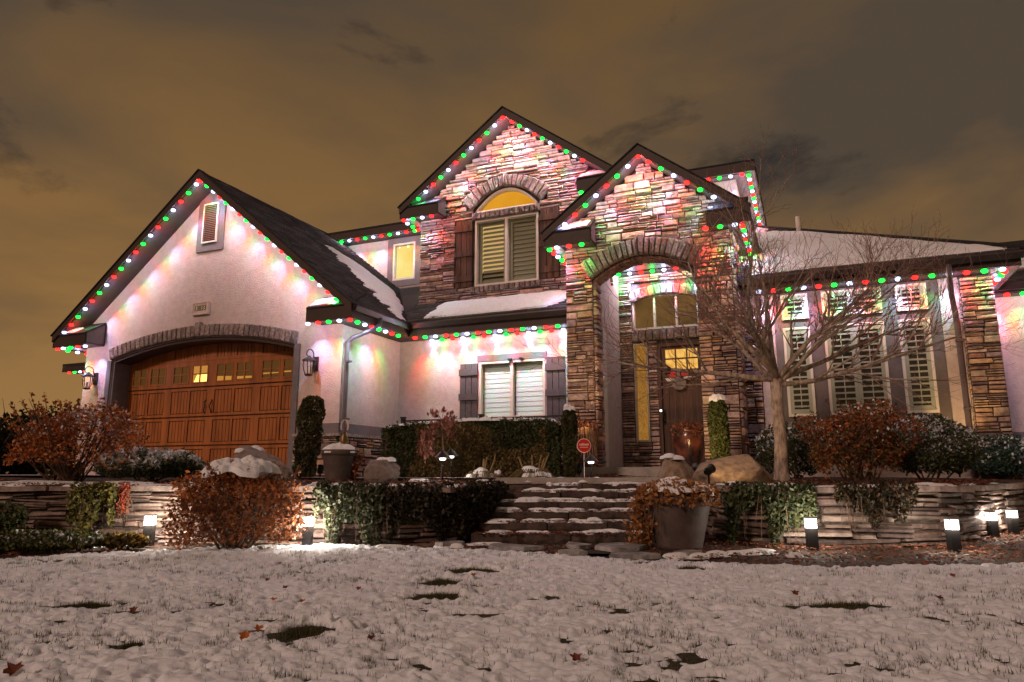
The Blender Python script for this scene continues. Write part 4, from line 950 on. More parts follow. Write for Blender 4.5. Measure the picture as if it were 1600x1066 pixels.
string('coloured lights climbing the left rake of the entry gable', rake(P_AX, P_AZ, P_K, 1.36, 0.0, -1, 11.35), 'WRG', 0, n=8, power=1.7)
string('coloured lights running down the right rake of the entry gable', rake(P_AX, P_AZ, P_K, 0.17, 1.22, 1, 11.35), 'RGW', 0, n=6, power=1.7)
string('coloured lights under the left eave return of the entry gable', [(P_AX - P_HW + .70, 11.42, PTZ - .285), (P_AX - P_HW + .08, 11.42, PTZ - .285), (P_AX - P_HW + .08, 12.6, PTZ - .285)], 'GRW', 0, side_x=1.0)
string('coloured lights from the right entry eave return back along its side eave', [(P_AX + P_HW - .70, 11.42, PTZ - .285), (P_AX + P_HW - .13, 11.42, PTZ - .285), (P_AX + P_HW - .13, 14.2, PTZ - .285)], 'RGW', 0)
string('coloured lights round the small upper corner eave at the top right', [(-1.88, 14.79, 6.205), (-0.83, 14.79, 6.205), (-0.83, 18.6, 6.205)], 'WRG', 0)
string('coloured lights along the right wing eave behind the bare tree', [(-0.64, 12.24, 3.012), (2.87, 12.24, 3.012), (2.87, 13.2, 3.012)], 'WRG', 0)
string('coloured lights on the low eave at the far right edge', [(2.97, 13.88, 2.965), (4.6, 13.88, 2.965)], 'WRG', 0)
string('coloured lights inside the porch above the entry door', [(-3.34, 13.45, 3.93), (-1.75, 13.45, 3.93)], 'GWR', 0, n=8, power=2.2)
string('coloured lights on the set-back eave left of the garage', [(-20.2, 14.09, 2.955), (-18.0, 14.09, 2.955)], 'RGW', 0)

# ================================================================== GARDEN
LAWN_Z = -0.68
# ---- retaining walls, stone by stone
WPAL = [(0.25, 0.17, 0.135), (0.18, 0.125, 0.105), (0.29, 0.215, 0.175), (0.14, 0.10, 0.09), (0.22, 0.16, 0.14), (0.33, 0.26, 0.215)]
WPAL = [tuple(c * .85 for c in p) for p in WPAL]
def path_pts(P):
    pts = np.array(P); seg = np.hypot(*np.diff(pts, axis=0).T); cum = np.concatenate([[0], np.cumsum(seg)])
    return pts, cum
def path_at(pts, cum, s):
    u = np.interp(s, cum, pts[:, 0]); v = np.interp(s, cum, pts[:, 1]); e = 0.05
    du = np.interp(s + e, cum, pts[:, 0]) - np.interp(s - e, cum, pts[:, 0]); dv = np.interp(s + e, cum, pts[:, 1]) - np.interp(s - e, cum, pts[:, 1])
    t = RT * du + FH * dv; t /= np.linalg.norm(t) + 1e-9; return uv(u, v), t
def retaining_wall(P, label, seed):
    pts, cum = path_pts(P); r = np.random.default_rng(seed); tot = cum[-1]
    W = empty('retaining_wall', uv(*P[len(P) // 2], LAWN_Z), label, 'retaining wall', 'dry-stacked garden walls')
    # earth core behind the face
    core = MB(); n = 80; ss = np.linspace(0, tot, n); V = []
    for s in ss:
        p, t = path_at(pts, cum, s); nrm = np.array([-t[1], t[0], 0])
        for off, z in ((0.045, -0.75), (0.045, -0.17), (0.45, -0.17), (0.45, -0.75)): V.append(p + nrm * off + np.array([0, 0, z]))
    Q = [(i * 4 + k, (i + 1) * 4 + k, (i + 1) * 4 + (k + 1) % 4, i * 4 + (k + 1) % 4) for i in range(n - 1) for k in range(4)]
    core.add(V, Q).build('wall_core', mat('packed_joint', (0.10, 0.075, 0.062), 0.95, 1.0, 40, 0.5, 14), W)
    z = -0.72; TMP = []
    while z < -0.21:
        h = min(r.uniform(0.09, 0.17), -0.185 - z)
        if -0.185 - (z + h) < 0.04: h = -0.185 - z
        s = r.uniform(0, 0.2)
        while s < tot - 0.1:
            wd = r.uniform(0.25, 0.85); e = min(tot, s + wd); p, t = path_at(pts, cum, (s + e) / 2); nrm = np.array([-t[1], t[0], 0])
            dep = r.uniform(0.0, 0.06); hl = (e - s) / 2 - 0.006
            O = p + nrm * 0.12; k = r.random(); c_ = r.uniform(.38, .62); cuts = [0, 1] if k < .12 and h < .11 else [0, c_, 1] if k < .6 else [0, c_ * .66, .34 + c_ * .66, 1]; hl = (e - s) / 2 - 0.001
            for c0, c1 in zip(cuts[:-1], cuts[1:]):
                m_ = r.uniform(-.5, .5) * hl; pcs = [(-hl, hl)] if r.random() < .55 else [(-hl, m_), (m_, hl)]
                for a_, b_ in pcs:
                    sk = r.uniform(-.012, .012); V, fs = stone_verts(O, t + np.array([0, 0, r.uniform(-.05, .05)]), np.array([0, 0, 1.0]), -nrm, a_, b_, z + c0 * h - .004 + sk, z + c1 * h + .003 + sk, 0.10 + r.uniform(0, .05), r, 0.007)
                    c = tuple(np.array(WPAL[r.integers(len(WPAL))]) * r.uniform(0.75, 1.2)); MB().add(V, fs, c).build('stone', STONE, W)
            s = e
        z += h
    s = 0
    while s < tot - 0.1:
        e = min(tot, s + r.uniform(0.55, 1.15)); p, t = path_at(pts, cum, (s + e) / 2); nrm = np.array([-t[1], t[0], 0]); hl = (e - s) / 2 - 0.008
        cap = MB(); q = [p + t * a + nrm * b + np.array([0, 0, r.uniform(-.008, .008)]) for a, b in ((-hl, -0.06 + r.uniform(-.03, .02)), (0, -0.07 + r.uniform(-.03, .03)), (hl, -0.06 + r.uniform(-.03, .02)), (hl, 0.36), (-hl, 0.36))]
        k = r.uniform(0.75, 1.15); cap.prism([x + np.array([0, 0, -0.18]) for x in q], (0, 0, r.uniform(0.045, 0.062)), (0.24 * k, 0.18 * k, 0.155 * k)).build('capstone', STONE, W); s = e
    return W
WALLL = retaining_wall(PATH_L, 'low dry-stacked stone wall in front of the garage, left of the steps', 11)
WALLR = retaining_wall(PATH_R, 'low dry-stacked stone wall under the bare tree, right of the steps', 12)

# ---- snow blobs
def blob(mb_list, c, sx, sy, h, ang, seed, n=26, rings=7, rag=0.45):
    """irregular pillow of snow lying on a surface"""
    th = np.linspace(0, 2 * math.pi, n, endpoint=False); e = 1 + rag * (2 * fbm(np.cos(th) * 1.6 + seed * 3.1, np.sin(th) * 1.6 + seed * 1.7, seed, 3) - 1)
    V = []; ca, sa = math.cos(ang), math.sin(ang)
    for i in range(rings):
        t = i / (rings - 1); zz = h * math.sqrt(max(0, 1 - t ** 2.2))
        for k in range(n):
            x = sx * t * e[k] * math.cos(th[k]); y = sy * t * e[k] * math.sin(th[k])
            bump = 0.35 * h * (float(vnoise(x * 9 + seed, y * 9, seed)) - 0.5) * (1 if i < rings - 1 else 0)
            V.append((c[0] + x * ca - y * sa, c[1] + x * sa + y * ca, c[2] + zz + bump - (0.012 if i == rings - 1 else 0)))
    Q = [(i * n + k, i * n + (k + 1) % n, (i + 1) * n + (k + 1) % n, (i + 1) * n + k) for i in range(rings - 1) for k in range(n)]
    mb_list.add(V, Q)
def dome(c, rx, ry, rz, cover, seed, parent, name='snow_cap', nr=14, na=44, axis=PS, rag=0.35, bump=0.05, droop=0.0):
    th = np.linspace(0, 2 * math.pi, na, endpoint=False); e = cover * (1 + rag * (2 * fbm(np.cos(th) * 2.2 + seed, np.sin(th) * 2.2 - seed, seed, 3) - 1)); e = np.clip(e, 0.1, 0.98)
    V = []; ca, sa = math.cos(axis), math.sin(axis)
    for i in range(nr):
        t = i / (nr - 1)
        for k in range(na):
            rr = t * e[k]; x = rx * rr * math.cos(th[k]); y = ry * rr * math.sin(th[k]); zt = rz * math.sqrt(1 - rr * rr)
            b = bump * (float(fbm(np.array(x * 13 + seed), np.array(y * 13), seed, 3)) * 1.9 - 0.65) + 0.03 * math.sqrt(max(0, 1 - t * t))
            V.append((c[0] + x * ca - y * sa, c[1] + x * sa + y * ca, c[2] + zt + (b if i < nr - 1 else -0.015)))
    Q = [(i * na + k, i * na + (k + 1) % na, (i + 1) * na + (k + 1) % na, (i + 1) * na + k) for i in range(nr - 1) for k in range(na)]
    o = new_obj(name, np_mesh(name, V, Q, SNOW, smooth=True), parent); return o

# ---- stone steps between the walls
def steps():
    S = empty('stone_steps', at(900, 845, 7.0) * np.array([1, 1, 0]) + np.array([0, 0, LAWN_Z]), 'short flight of dark rough stone steps patched with snow and leaves', 'steps')
    r = np.random.default_rng(5); sn = MB(); k = 0
    rows = [(7.15, -0.585, 735, 1040), (7.43, -0.49, 748, 1045), (7.70, -0.395, 760, 1055), (7.98, -0.30, 775, 1068), (8.25, -0.205, 785, 1080), (8.50, -0.135, 795, 1085)]
    for v, z, x0, x1 in rows:
        u0, u1 = lat(x0, v, z), lat(x1, v, z); u = u0
        while u < u1 - 0.05:
            e = min(u1, u + r.uniform(0.5, 1.1)); e = u1 if u1 - e < 0.25 else e
            b = MB(); top = z + r.uniform(-.012, .012); nn = max(4, int((e - u) / .07)); us = np.linspace(u + .006, e - .006, nn); V = []
            for q in us:
                fv = v + r.uniform(-.022, .022); tz = top + r.uniform(-.010, .006)
                V += [uv(q, fv + .01, tz - .115), uv(q, fv - .006, tz - .06 + r.uniform(-.015, .015)), uv(q, fv + r.uniform(0, .012), tz - .012), uv(q, fv + .03, tz), uv(q, v + .36, top), uv(q, v + .36, top - .115)]
            b.add(V, [(i * 6 + k, (i + 1) * 6 + k, (i + 1) * 6 + (k + 1) % 6, i * 6 + (k + 1) % 6) for i in range(nn - 1) for k in range(6)] + [tuple(range(6)), tuple((nn - 1) * 6 + k for k in range(5, -1, -1))]); o = b.build('step_slab', TIMB, S)
            u = e
        for i in range(int((u1 - u0) / 0.075)):
            if r.random() < 0.80:
                c = uv(u0 + .05 + (u1 - u0 - .1) * r.random() ** .75, v + r.uniform(0.03, 0.22), z + 0.002); k += 1
                blob(sn, c, r.uniform(0.04, 0.17), r.uniform(0.012, 0.042), r.uniform(0.014, 0.042), PS + r.uniform(-.35, .35), k, n=18, rings=5, rag=0.8)
    sn.build('step_snow', SNOW, S, kind='stuff', smooth=True)
steps()

# ---- flagstones at the foot of the steps
FLAG = mat('flagstone', (0.20, 0.185, 0.18), 0.85, 0.6, 22, 0.3, 7, col2=(0.30, 0.29, 0.29))
def flagstones():
    base = sheet('flagstone_path', [tuple(on_z(720, 862, -0.671)[:2]), tuple(on_z(1120, 868, -0.671)[:2]), tuple(on_z(1080, 848, -0.671)[:2]), tuple(on_z(730, 846, -0.671)[:2])], -0.671, MULCH)
    r = np.random.default_rng(8)
    for cx, cy, w, h in ((703, 852, 26, 2.2), (810, 857, 52, 4.5), (905, 855, 24, 4), (970, 858, 42, 5.2), (895, 867, 28, 2.6), (985, 872, 48, 3.4), (1075, 868, 26, 2.4)):
        ang = np.sort(r.uniform(0, 2 * math.pi, 9)); q = [on_z(cx + w * math.cos(a) * r.uniform(.85, 1.05), cy + h * math.sin(a) * r.uniform(.85, 1.05), -0.668) for a in ang]
        MB().prism(q, (0, 0, 0.035)).build('flagstone', FLAG, base)
flagstones()

# ---- foliage
def quads(P, size, rng, cols, aspect=1.6, up=0.0, droop=None):
    n = len(P); d = rng.normal(size=(n, 3)); d /= np.linalg.norm(d, axis=1)[:, None] + 1e-9
    if up: d = d * (1 - up) + np.array([0, 0, 1.0]) * up; d /= np.linalg.norm(d, axis=1)[:, None]
    if droop is not None: d = d * (1 - droop) + np.array([0, 0, -1.0]) * droop; d /= np.linalg.norm(d, axis=1)[:, None]
    e = np.cross(d, rng.normal(size=(n, 3))); e /= np.linalg.norm(e, axis=1)[:, None] + 1e-9
    s = (size * rng.uniform(0.6, 1.3, n))[:, None]
    V = np.stack([P - d * s * aspect * .5, P + e * s * .5 - d * s * .05, P + d * s * aspect * .5, P - e * s * .5 - d * s * .05], 1).reshape(-1, 3)
    Q = np.arange(4 * n).reshape(n, 4); C = np.repeat(cols, 4, 0); return V, Q, C
def lump_dirs(rng, n):
    d = rng.normal(size=(n, 3)); return d / np.linalg.norm(d, axis=1)[:, None]
def pick(rng, pal, n, j=0.25):
    c = np.array(pal)[rng.integers(0, len(pal), n)]; return np.clip(c * rng.uniform(1 - j, 1 + j, (n, 1)), 0, 1)
def bush(name, label, cat, px, v, zb, rx, rz, n, size, pal, seed, ry=None, stems=26, snow=0.0, group=None, top_pal=None, lump=0.28, stem_m=TWIG, dense=0.5, flecks=0, cut=-0.75, snow_off=0.0, aspect=1.5, dust=1.0):
    rng = np.random.default_rng(seed); ry = ry or rx * 0.9; u = lat(px, v, zb); base = uv(u, v, zb); c = base + np.array([0, 0, rz * 0.95])
    B = empty(name, base, label, cat, group)
    d = lump_dirs(rng, int(n * 1.7)); d = d[d[:, 2] > cut][:n]; m = len(d)
    K = lump_dirs(rng, 46); amp = rng.uniform(-1, 1, 46)
    w = np.exp(-((1 - d @ K.T) * 14)); f = 1 + lump * (w @ amp) / (w.sum(1) + 1e-6) * 1.3
    r = (rng.random(m) ** dense); r = 0.42 + 0.58 * r + rng.normal(0, 0.035, m)
    wd = d[:, :1] * RT * rx + d[:, 1:2] * FH * ry + d[:, 2:] * np.array([0, 0, rz * 0.95]); P = c + wd * (f * r)[:, None]
    P = P[P[:, 2] > zb + 0.01]; cols = pick(rng, pal, len(P))
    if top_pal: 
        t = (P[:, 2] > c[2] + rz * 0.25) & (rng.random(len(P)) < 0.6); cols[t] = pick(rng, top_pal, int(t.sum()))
    if flecks:                                   # leaves that carry snow, mostly on top
        hh = np.clip((P[:, 2] - zb) / (rz * 1.9), 0, 1.1); patch = vnoise((P @ RT) * 9, P[:, 2] * 9 + (P @ FH) * 7, seed); w_ = rng.random(len(P)) < np.clip((hh - .36) * 1.7, 0, .85) * np.clip((patch - .28) * 2.8, 0, 1) * min(1.0, flecks / 100) * dust
        cols[w_] = np.array([0.74, 0.77, 0.82]) * rng.uniform(.85, 1.05, (int(w_.sum()), 1))
    V, Q, C = quads(P, size, rng, cols, aspect); new_obj('foliage', np_mesh('foliage', V, Q, LEAF, C), B)
    if stems:
        s = MB(); ex = []
        for i in range(stems):
            e = lump_dirs(rng, 1)[0]; e[2] = abs(e[2]) * 0.8 + 0.25; q = c + (e[0] * RT * rx + e[1] * FH * ry + np.array([0, 0, e[2] * rz * .9])) * rng.uniform(0.75, 1.08); b0 = base + (RT * rng.uniform(-1, 1) + FH * rng.uniform(-1, 1)) * rx * 0.22
            mid = b0 * 0.45 + q * 0.55 + np.array([0, 0, -0.12 * rz]) + rng.normal(0, 0.03, 3); q2 = q + (q - mid) * rng.uniform(.05, .38); s.tube([b0, mid, q, q2], [0.012, 0.008, 0.004, 0.002], 4); ex.append(q[None] + (q2 - q)[None] * rng.random((9, 1)) + rng.normal(0, .012, (9, 3)))
        s.build('stems', stem_m, B); ex = np.vstack(ex); V, Q, C = quads(ex, size, rng, pick(rng, pal, len(ex)), aspect); new_obj('twig_leaves', np_mesh('twig_leaves', V, Q, LEAF, C), B)
    if snow:
        mb = MB(); k = 0; e = lump_dirs(rng, 900); e = e[e[:, 2] > 1 - snow * .55]
        for q in e[:110]:
            k += 1; p = c + (q[0] * RT * rx + q[1] * FH * ry + np.array([0, 0, q[2] * rz * .95])) * rng.uniform(.93, 1.0) + np.array([0, 0, snow_off]); pass
        dome(c + np.array([0, 0, snow_off]), rx * 1.02, ry * 1.02, rz * 1.02, snow, seed, B, nr=40, na=110, bump=0.06, rag=.28)
    return B
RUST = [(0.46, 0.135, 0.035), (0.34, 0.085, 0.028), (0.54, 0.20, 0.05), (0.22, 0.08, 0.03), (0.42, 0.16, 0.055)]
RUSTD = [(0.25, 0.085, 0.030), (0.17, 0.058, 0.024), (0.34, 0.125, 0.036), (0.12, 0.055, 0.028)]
GREEND = [(0.045, 0.065, 0.024), (0.065, 0.085, 0.030), (0.032, 0.045, 0.020), (0.085, 0.088, 0.034)]
GREENG = [(0.085, 0.095, 0.050), (0.060, 0.072, 0.036), (0.11, 0.115, 0.07), (0.045, 0.055, 0.03)]
TEAL = [(0.030, 0.070, 0.052), (0.045, 0.095, 0.070), (0.022, 0.050, 0.038), (0.06, 0.11, 0.08)]
OLIVEP = [(0.060, 0.055, 0.018), (0.085, 0.070, 0.022), (0.045, 0.042, 0.016), (0.10, 0.066, 0.022)]
bush('rust_bush', 'large rust-orange leafy bush above the wall, in front of the garage pier', 'bush', 100, 8.6, -0.12, 0.70, 0.52, 5200, 0.030, RUST, 31, snow=0, stems=60, flecks=46, lump=0.55, dense=0.42, cut=-0.55)
bush('juniper', 'low spreading green juniper heaped with snow before the garage door', 'shrub', 236, 8.7, -0.11, 0.58, 0.21, 7500, 0.026, [tuple(c * 1.5 for c in g) for g in GREENG], 32, ry=0.42, snow=0.0, stems=10, flecks=190, lump=0.5, dust=1.7, aspect=2.6)
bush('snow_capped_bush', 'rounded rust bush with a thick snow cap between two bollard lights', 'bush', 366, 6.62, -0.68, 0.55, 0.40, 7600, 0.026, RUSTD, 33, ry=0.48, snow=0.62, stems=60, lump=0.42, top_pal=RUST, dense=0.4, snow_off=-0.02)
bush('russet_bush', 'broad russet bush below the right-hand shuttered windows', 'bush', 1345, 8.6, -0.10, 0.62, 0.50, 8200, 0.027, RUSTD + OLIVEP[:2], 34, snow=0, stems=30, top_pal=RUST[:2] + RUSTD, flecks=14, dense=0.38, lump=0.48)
bush('evergreen_hedge', 'clipped dark evergreen with snowy top right of the russet bush', 'hedge', 1455, 9.1, -0.08, 0.64, 0.44, 7600, 0.028, GREEND, 35, stems=8, flecks=170, dense=0.38, lump=0.18, cut=-0.9)
bush('evergreen_hedge', 'clipped dark evergreen with snowy top behind the bare tree trunk', 'hedge', 1240, 9.7, -0.07, 0.50, 0.42, 5200, 0.028, GREEND, 36, stems=8, flecks=90, dense=0.38, lump=0.15, cut=-0.9)
bush('evergreen_shrub', 'snow-dusted blue-green shrub at the right edge', 'shrub', 1590, 10.2, -0.08, 0.62, 0.32, 6000, 0.030, TEAL, 37, stems=8, flecks=120, dense=0.38, cut=-0.9)
bush('groundcover', 'small golden tussock at the lawn edge by the left bollard light', 'plant', 196, 6.7, -0.69, 0.19, 0.085, 1500, 0.026, [(0.26, 0.15, 0.03), (0.14, 0.10, 0.03), (0.06, 0.06, 0.02)], 38, stems=0)
bush('groundcover', 'low green plants at the left edge of the lawn', 'plant', 40, 6.55, -0.70, 0.75, 0.10, 4200, 0.028, [(0.07, 0.085, 0.02), (0.05, 0.06, 0.02), (0.13, 0.12, 0.03)], 39, ry=0.3, stems=0, flecks=24)
bush('groundcover', 'clump of dark foliage against the wall at the left edge', 'plant', -5, 7.2, -0.68, 0.24, 0.20, 2200, 0.028, OLIVEP + GREEND, 40, stems=6)

# hanging creepers on the walls
def creeper(label, path, s0, s1, zt, zb, n, size, pal, seed, out=0.10):
    pts, cum = path_pts(path); rng = np.random.default_rng(seed); P = []; c0 = None
    for i in range(n):
        s = rng.uniform(s0, s1); strand = float(vnoise(np.array(s * 9), np.array(0.0), seed)); t = rng.random() ** 0.8
        z = zt + .02 - (zt - zb) * t * (0.25 + 0.85 * strand + 0.1 * rng.random()); p, tg = path_at(pts, cum, s); nrm = np.array([-tg[1], tg[0], 0])
        bulge = out * (0.35 + 0.65 * math.sin(min(1.0, t * 1.3 + 0.15) * math.pi * 0.8)) * rng.uniform(0.2, 1.0)
        P.append(p - nrm * (0.06 + bulge) + np.array([0, 0, z])); c0 = p if c0 is None else c0
    P = np.array(P); C = empty('hanging_creeper', (P[:, 0].mean(), P[:, 1].mean(), zb), label, 'creeper', 'creepers over the garden walls')
    V, Q, Cc = quads(P, size, rng, pick(rng, pal, n), 1.9, droop=0.35); new_obj('foliage', np_mesh('foliage', V, Q, LEAF, Cc), C)
    st = MB()
    for i in range(14):
        s = rng.uniform(s0, s1); p, tg = path_at(pts, cum, s); nrm = np.array([-tg[1], tg[0], 0]); q = p - nrm * (0.05 + out * rng.uniform(.2, .9))
        st.tube([p + np.array([0, 0, zt]), q + np.array([0, 0, zt - 0.06]), q + np.array([rng.normal(0, .03), rng.normal(0, .03), zb + rng.uniform(0, .2)])], [0.006, 0.005, 0.002], 4)
    st.build('trailing_stems', TWIG, C)
def s_of(path, pxs, px):
    pts, cum = path_pts(path); return float(np.interp(px, [p for p, v in pxs], cum))
def cr(label, px0, px1, side, *a, **k):
    path, pxs = (PATH_L, WALL_L) if side == 'L' else (PATH_R, WALL_R); creeper(label, path, s_of(path, pxs, px0), s_of(path, pxs, px1), *a, **k)
cr('yellow-green creeper hanging down the wall under the rust bush', 122, 190, 'L', -0.11, -0.60, 1500, 0.030, [(0.20, 0.17, 0.035), (0.13, 0.12, 0.03), (0.08, 0.08, 0.03)], 51)
cr('thin red creeper strand hanging beside the yellow-green one', 192, 207, 'L', -0.11, -0.55, 260, 0.026, [(0.42, 0.10, 0.05), (0.30, 0.07, 0.04)], 52, out=0.04)
cr('grey-green creeper trailing down the wall right of the bollard light', 500, 600, 'L', -0.10, -0.72, 3600, 0.027, GREENG, 53, out=0.14)
cr('dark matted creeper covering the wall beside the steps', 600, 766, 'L', -0.10, -0.70, 4200, 0.028, [(0.030, 0.026, 0.014), (0.045, 0.036, 0.018), (0.020, 0.018, 0.011)], 54, out=0.15)
cr('sparse dark creeper hanging on the right wall between the two nearest bollards', 1300, 1415, 'R', -0.09, -0.60, 1700, 0.026, [(0.05, 0.045, 0.022), (0.035, 0.032, 0.018), (0.09, 0.05, 0.025)], 56, out=0.12)
cr('dark grey-green creeper drooping over the wall behind the leftmost right-hand bollard', 1150, 1275, 'R', -0.10, -0.66, 3000, 0.027, GREENG[:2] + GREEND, 55, out=0.16)

# columnar evergreens
def columnar(label, px, v, zb, h, r, seed, snow=True, pal=OLIVEP + GREEND[:2], lean=0.0):
    rng = np.random.default_rng(seed); b = uv(lat(px, v, zb), v, zb); C = empty('columnar_evergreen', b, label, 'evergreen', 'narrow columnar evergreens'); n = 5200
    t = rng.random(n); th = rng.uniform(0, 2 * math.pi, n); prof = np.interp(t, [0, .06, .3, .8, .96, 1], [.45, .8, .95, 1, .75, .3]); rr = r * prof * (0.55 + 0.45 * rng.random(n) ** 0.4) * (1 + 0.22 * (2 * vnoise(th * 1.6, t * 9, seed) - 1))
    P = b + np.stack([rr * np.cos(th) + lean * t * RT[0], rr * np.sin(th) + lean * t * RT[1], t * h], 1); V, Q, Cc = quads(P, 0.026, rng, pick(rng, pal, n), 2.3, up=0.45); new_obj('foliage', np_mesh('foliage', V, Q, LEAF, Cc), C)
    MB().tube([b, b + np.array([0, 0, h * .9])], [0.025, 0.008], 6).build('stem', TWIG, C)
    if snow: dome(b + np.array([0, 0, h - r * 0.35]), r * 0.95, r * 0.95, r * 0.5, 0.85, seed, C)
columnar('tall narrow evergreen between garage door and downspout', 476, 10.6, -0.06, 1.20, 0.185, 61, snow=False, lean=0.06)
columnar('narrow snow-topped evergreen in front of the left entry column', 891, 10.3, -0.05, 0.98, 0.105, 62)
columnar('narrow snow-topped evergreen in front of the right entry column', 1127, 10.4, -0.02, 1.10, 0.140, 63, pal=[(0.050, 0.066, 0.020), (0.036, 0.052, 0.016), (0.066, 0.074, 0.022)])

# clipped hedge below the front window
def hedge():
    rng = np.random.default_rng(71); v = 10.6; n = 17000; H = empty('hedge', uv(lat(735, v), v, -0.06), 'long clipped hedge with a line of snow on top below the front window', 'hedge')
    x0, x1 = lat(597, v), lat(882, v); t = rng.random(n); u = x0 + (x1 - x0) * t; top = np.interp(t, [0, .12, .5, .9, 1], [0.62, 0.70, 0.77, 0.77, 0.66]); dep = 0.32
    face = rng.random(n); z = -0.05 + (top + 0.05) * rng.random(n) ** 0.85; w = np.where(face < 0.72, -dep + np.abs(rng.normal(0, .035, n)), rng.uniform(-dep, dep, n)); z = np.where(face >= 0.72, top + rng.normal(0, .018, n), z); w += 0.05 * (2 * vnoise(u * 5, z * 5, 72) - 1)
    ends = np.minimum(t, 1 - t); w = np.where(ends < 0.03, w * 0.8, w)
    P = u[:, None] * RT + (v + w)[:, None] * FH; P[:, 2] = z; base = pick(rng, [(0.15, 0.12, 0.040), (0.20, 0.145, 0.05), (0.11, 0.09, 0.034), (0.21, 0.125, 0.05)], n); g = pick(rng, GREEND, n); mixm = (vnoise(u * 1.1, z * 2, 73) > 0.58) | (t < 0.16) | (t > 0.90); base[mixm] = g[mixm]
    V, Q, C = quads(P, 0.026, rng, base, 1.6); new_obj('foliage', np_mesh('foliage', V, Q, LEAF, C), H)
    core = MB(); xs = np.linspace(0.02, 0.98, 12)
    for a, b in zip(xs[:-1], xs[1:]):
        f = lambda q: float(np.interp(q, [0, .12, .5, .9, 1], [0.62, 0.70, 0.77, 0.77, 0.66])) - 0.06
        ua, ub = x0 + (x1 - x0) * a, x0 + (x1 - x0) * b
        core.prism([uv(ua, v - .22, -.06), uv(ub, v - .22, -.06), uv(ub, v - .22, f(b)), uv(ua, v - .22, f(a))], FH * 0.44)
    core.build('inner_twigs', TWIG, H)
    sn = MB(); i = 0
    for q in np.linspace(0.07, 0.90, 34):
        zz = float(np.interp(q, [0, .12, .5, .9, 1], [0.62, 0.70, 0.77, 0.77, 0.66])); i += 1
        blob(sn, uv(x0 + (x1 - x0) * q, v + rng.uniform(-.24, -.1), zz - 0.005), rng.uniform(.08, .15), rng.uniform(.07, .14), rng.uniform(.025, .05) * (0.5 if q < 0.2 else 1), PS, i + 200, n=14, rings=5)
    sn.build('snow_line', SNOW, H, kind='stuff', smooth=True)
hedge()

# iron railing
def railing():
    R = empty('iron_railing', (-6.9, 12.1, 0), 'low black iron railing with ring scrolls behind the clipped hedge', 'railing')
    y = 11.6; xa, xb = on_y(630, 660, y)[0], on_y(884, 650, y)[0]; z = 0.98
    MB().box(xa, xb, y - .012, y + .012, z - .012, z + .012).build('top_rail', BLACK, R); MB().box(xa, xb, y - .010, y + .010, z - .19, z - .172).build('mid_rail', BLACK, R); MB().box(xa, xb, y - .010, y + .010, 0.12, 0.14).build('bottom_rail', BLACK, R)
    me = None; n = int((xb - xa) / 0.175)
    mb = MB(); mb.tube([(0.078 * math.cos(t), 0, 0.078 * math.sin(t)) for t in np.linspace(0, 2 * math.pi, 17)], 0.006, 5, cap=False); me = bpy.data.meshes.new('ring'); me.from_pydata(mb.v, [], mb.f); me.materials.append(BLACK)
    for i in range(n): new_obj('ring', me, R, (xa + 0.09 + i * 0.175, y, z - 0.092))
    for i in range(0, n, 1): MB().box(xa + i * .175 - .006, xa + i * .175 + .006, y - .006, y + .006, 0.14, z - .19).build('baluster', BLACK, R)
    for x in (xa, on_y(752, 655, y)[0], xb):
        p = MB().box(x - .035, x + .035, y - .035, y + .035, -0.05, z + 0.05); p.box(x - .045, x + .045, y - .045, y + .045, z + 0.052, z + 0.075); p.build('post', BLACK, R)
railing()

# boulders
def boulder(label, px, v, zb, rx, ry, rz, seed, m, snow=0.0, tilt=0.0, flat=0.2):
    import bmesh
    b = uv(lat(px, v, zb), v, zb); bm = bmesh.new(); bmesh.ops.create_icosphere(bm, subdivisions=5, radius=1.0); r = np.random.default_rng(seed); off = r.uniform(-9, 9, 3)
    co = np.array([q.co[:] for q in bm.verts]); n3 = lambda k, sd: (vnoise(co[:, 0] * k + off[0], co[:, 1] * k + off[1], sd) + vnoise(co[:, 1] * k + off[2], co[:, 2] * k + off[0], sd + 3) + vnoise(co[:, 2] * k + off[1], co[:, 0] * k, sd + 7)) / 1.5 - 1
    d = 1 + 0.26 * n3(1.2, seed) + 0.13 * n3(3.1, seed + 1) + 0.07 * (np.abs(n3(6, seed + 2)) * 2 - .6) + 0.035 * n3(19, seed + 5); co = co * d[:, None]
    K = lump_dirs(r, 15)
    for k in K:                                   # a few cleaved faces
        if k[2] < -0.3: continue
        s = co @ k; lim = r.uniform(0.66, 0.90); co = co - np.clip(s - lim, 0, None)[:, None] * k * 0.85
    P = co[:, :1] * RT * rx + co[:, 1:2] * FH * ry; P[:, 2] = co[:, 2] * rz + tilt * co[:, 0] * rz; P += b + np.array([0, 0, rz * 0.62])
    for q, p in zip(bm.verts, P): q.co = p
    me = bpy.data.meshes.new('boulder'); bm.to_mesh(me); bm.free(); me.materials.append(m); me.polygons.foreach_set('use_smooth', np.ones(len(me.polygons), bool)); o = new_obj('boulder', me); tag(o, label, 'boulder', 'boulders in the planting beds')
    if snow:
        sn = MB(); top = P[np.argmax(P[:, 2])]
        for i in range(int(4)):
            idx = np.argsort(-(P[:, 2] - 0.25 * ((P - top) @ RT) ** 2))[r.integers(0, 160)]; blob(sn, P[idx] + np.array([0, 0, -0.012]), rx * snow * r.uniform(.4, .8), ry * snow * r.uniform(.4, .8), 0.04, PS, seed + i, n=16)
        sn.build('snow_patch', SNOW, o, kind='stuff', smooth=True)
boulder('broad grey boulder behind the snow-capped bush, before the garage door', 412, 9.3, -0.16, 0.46, 0.36, 0.30, 81, ROCKG, 0.25, -0.25)
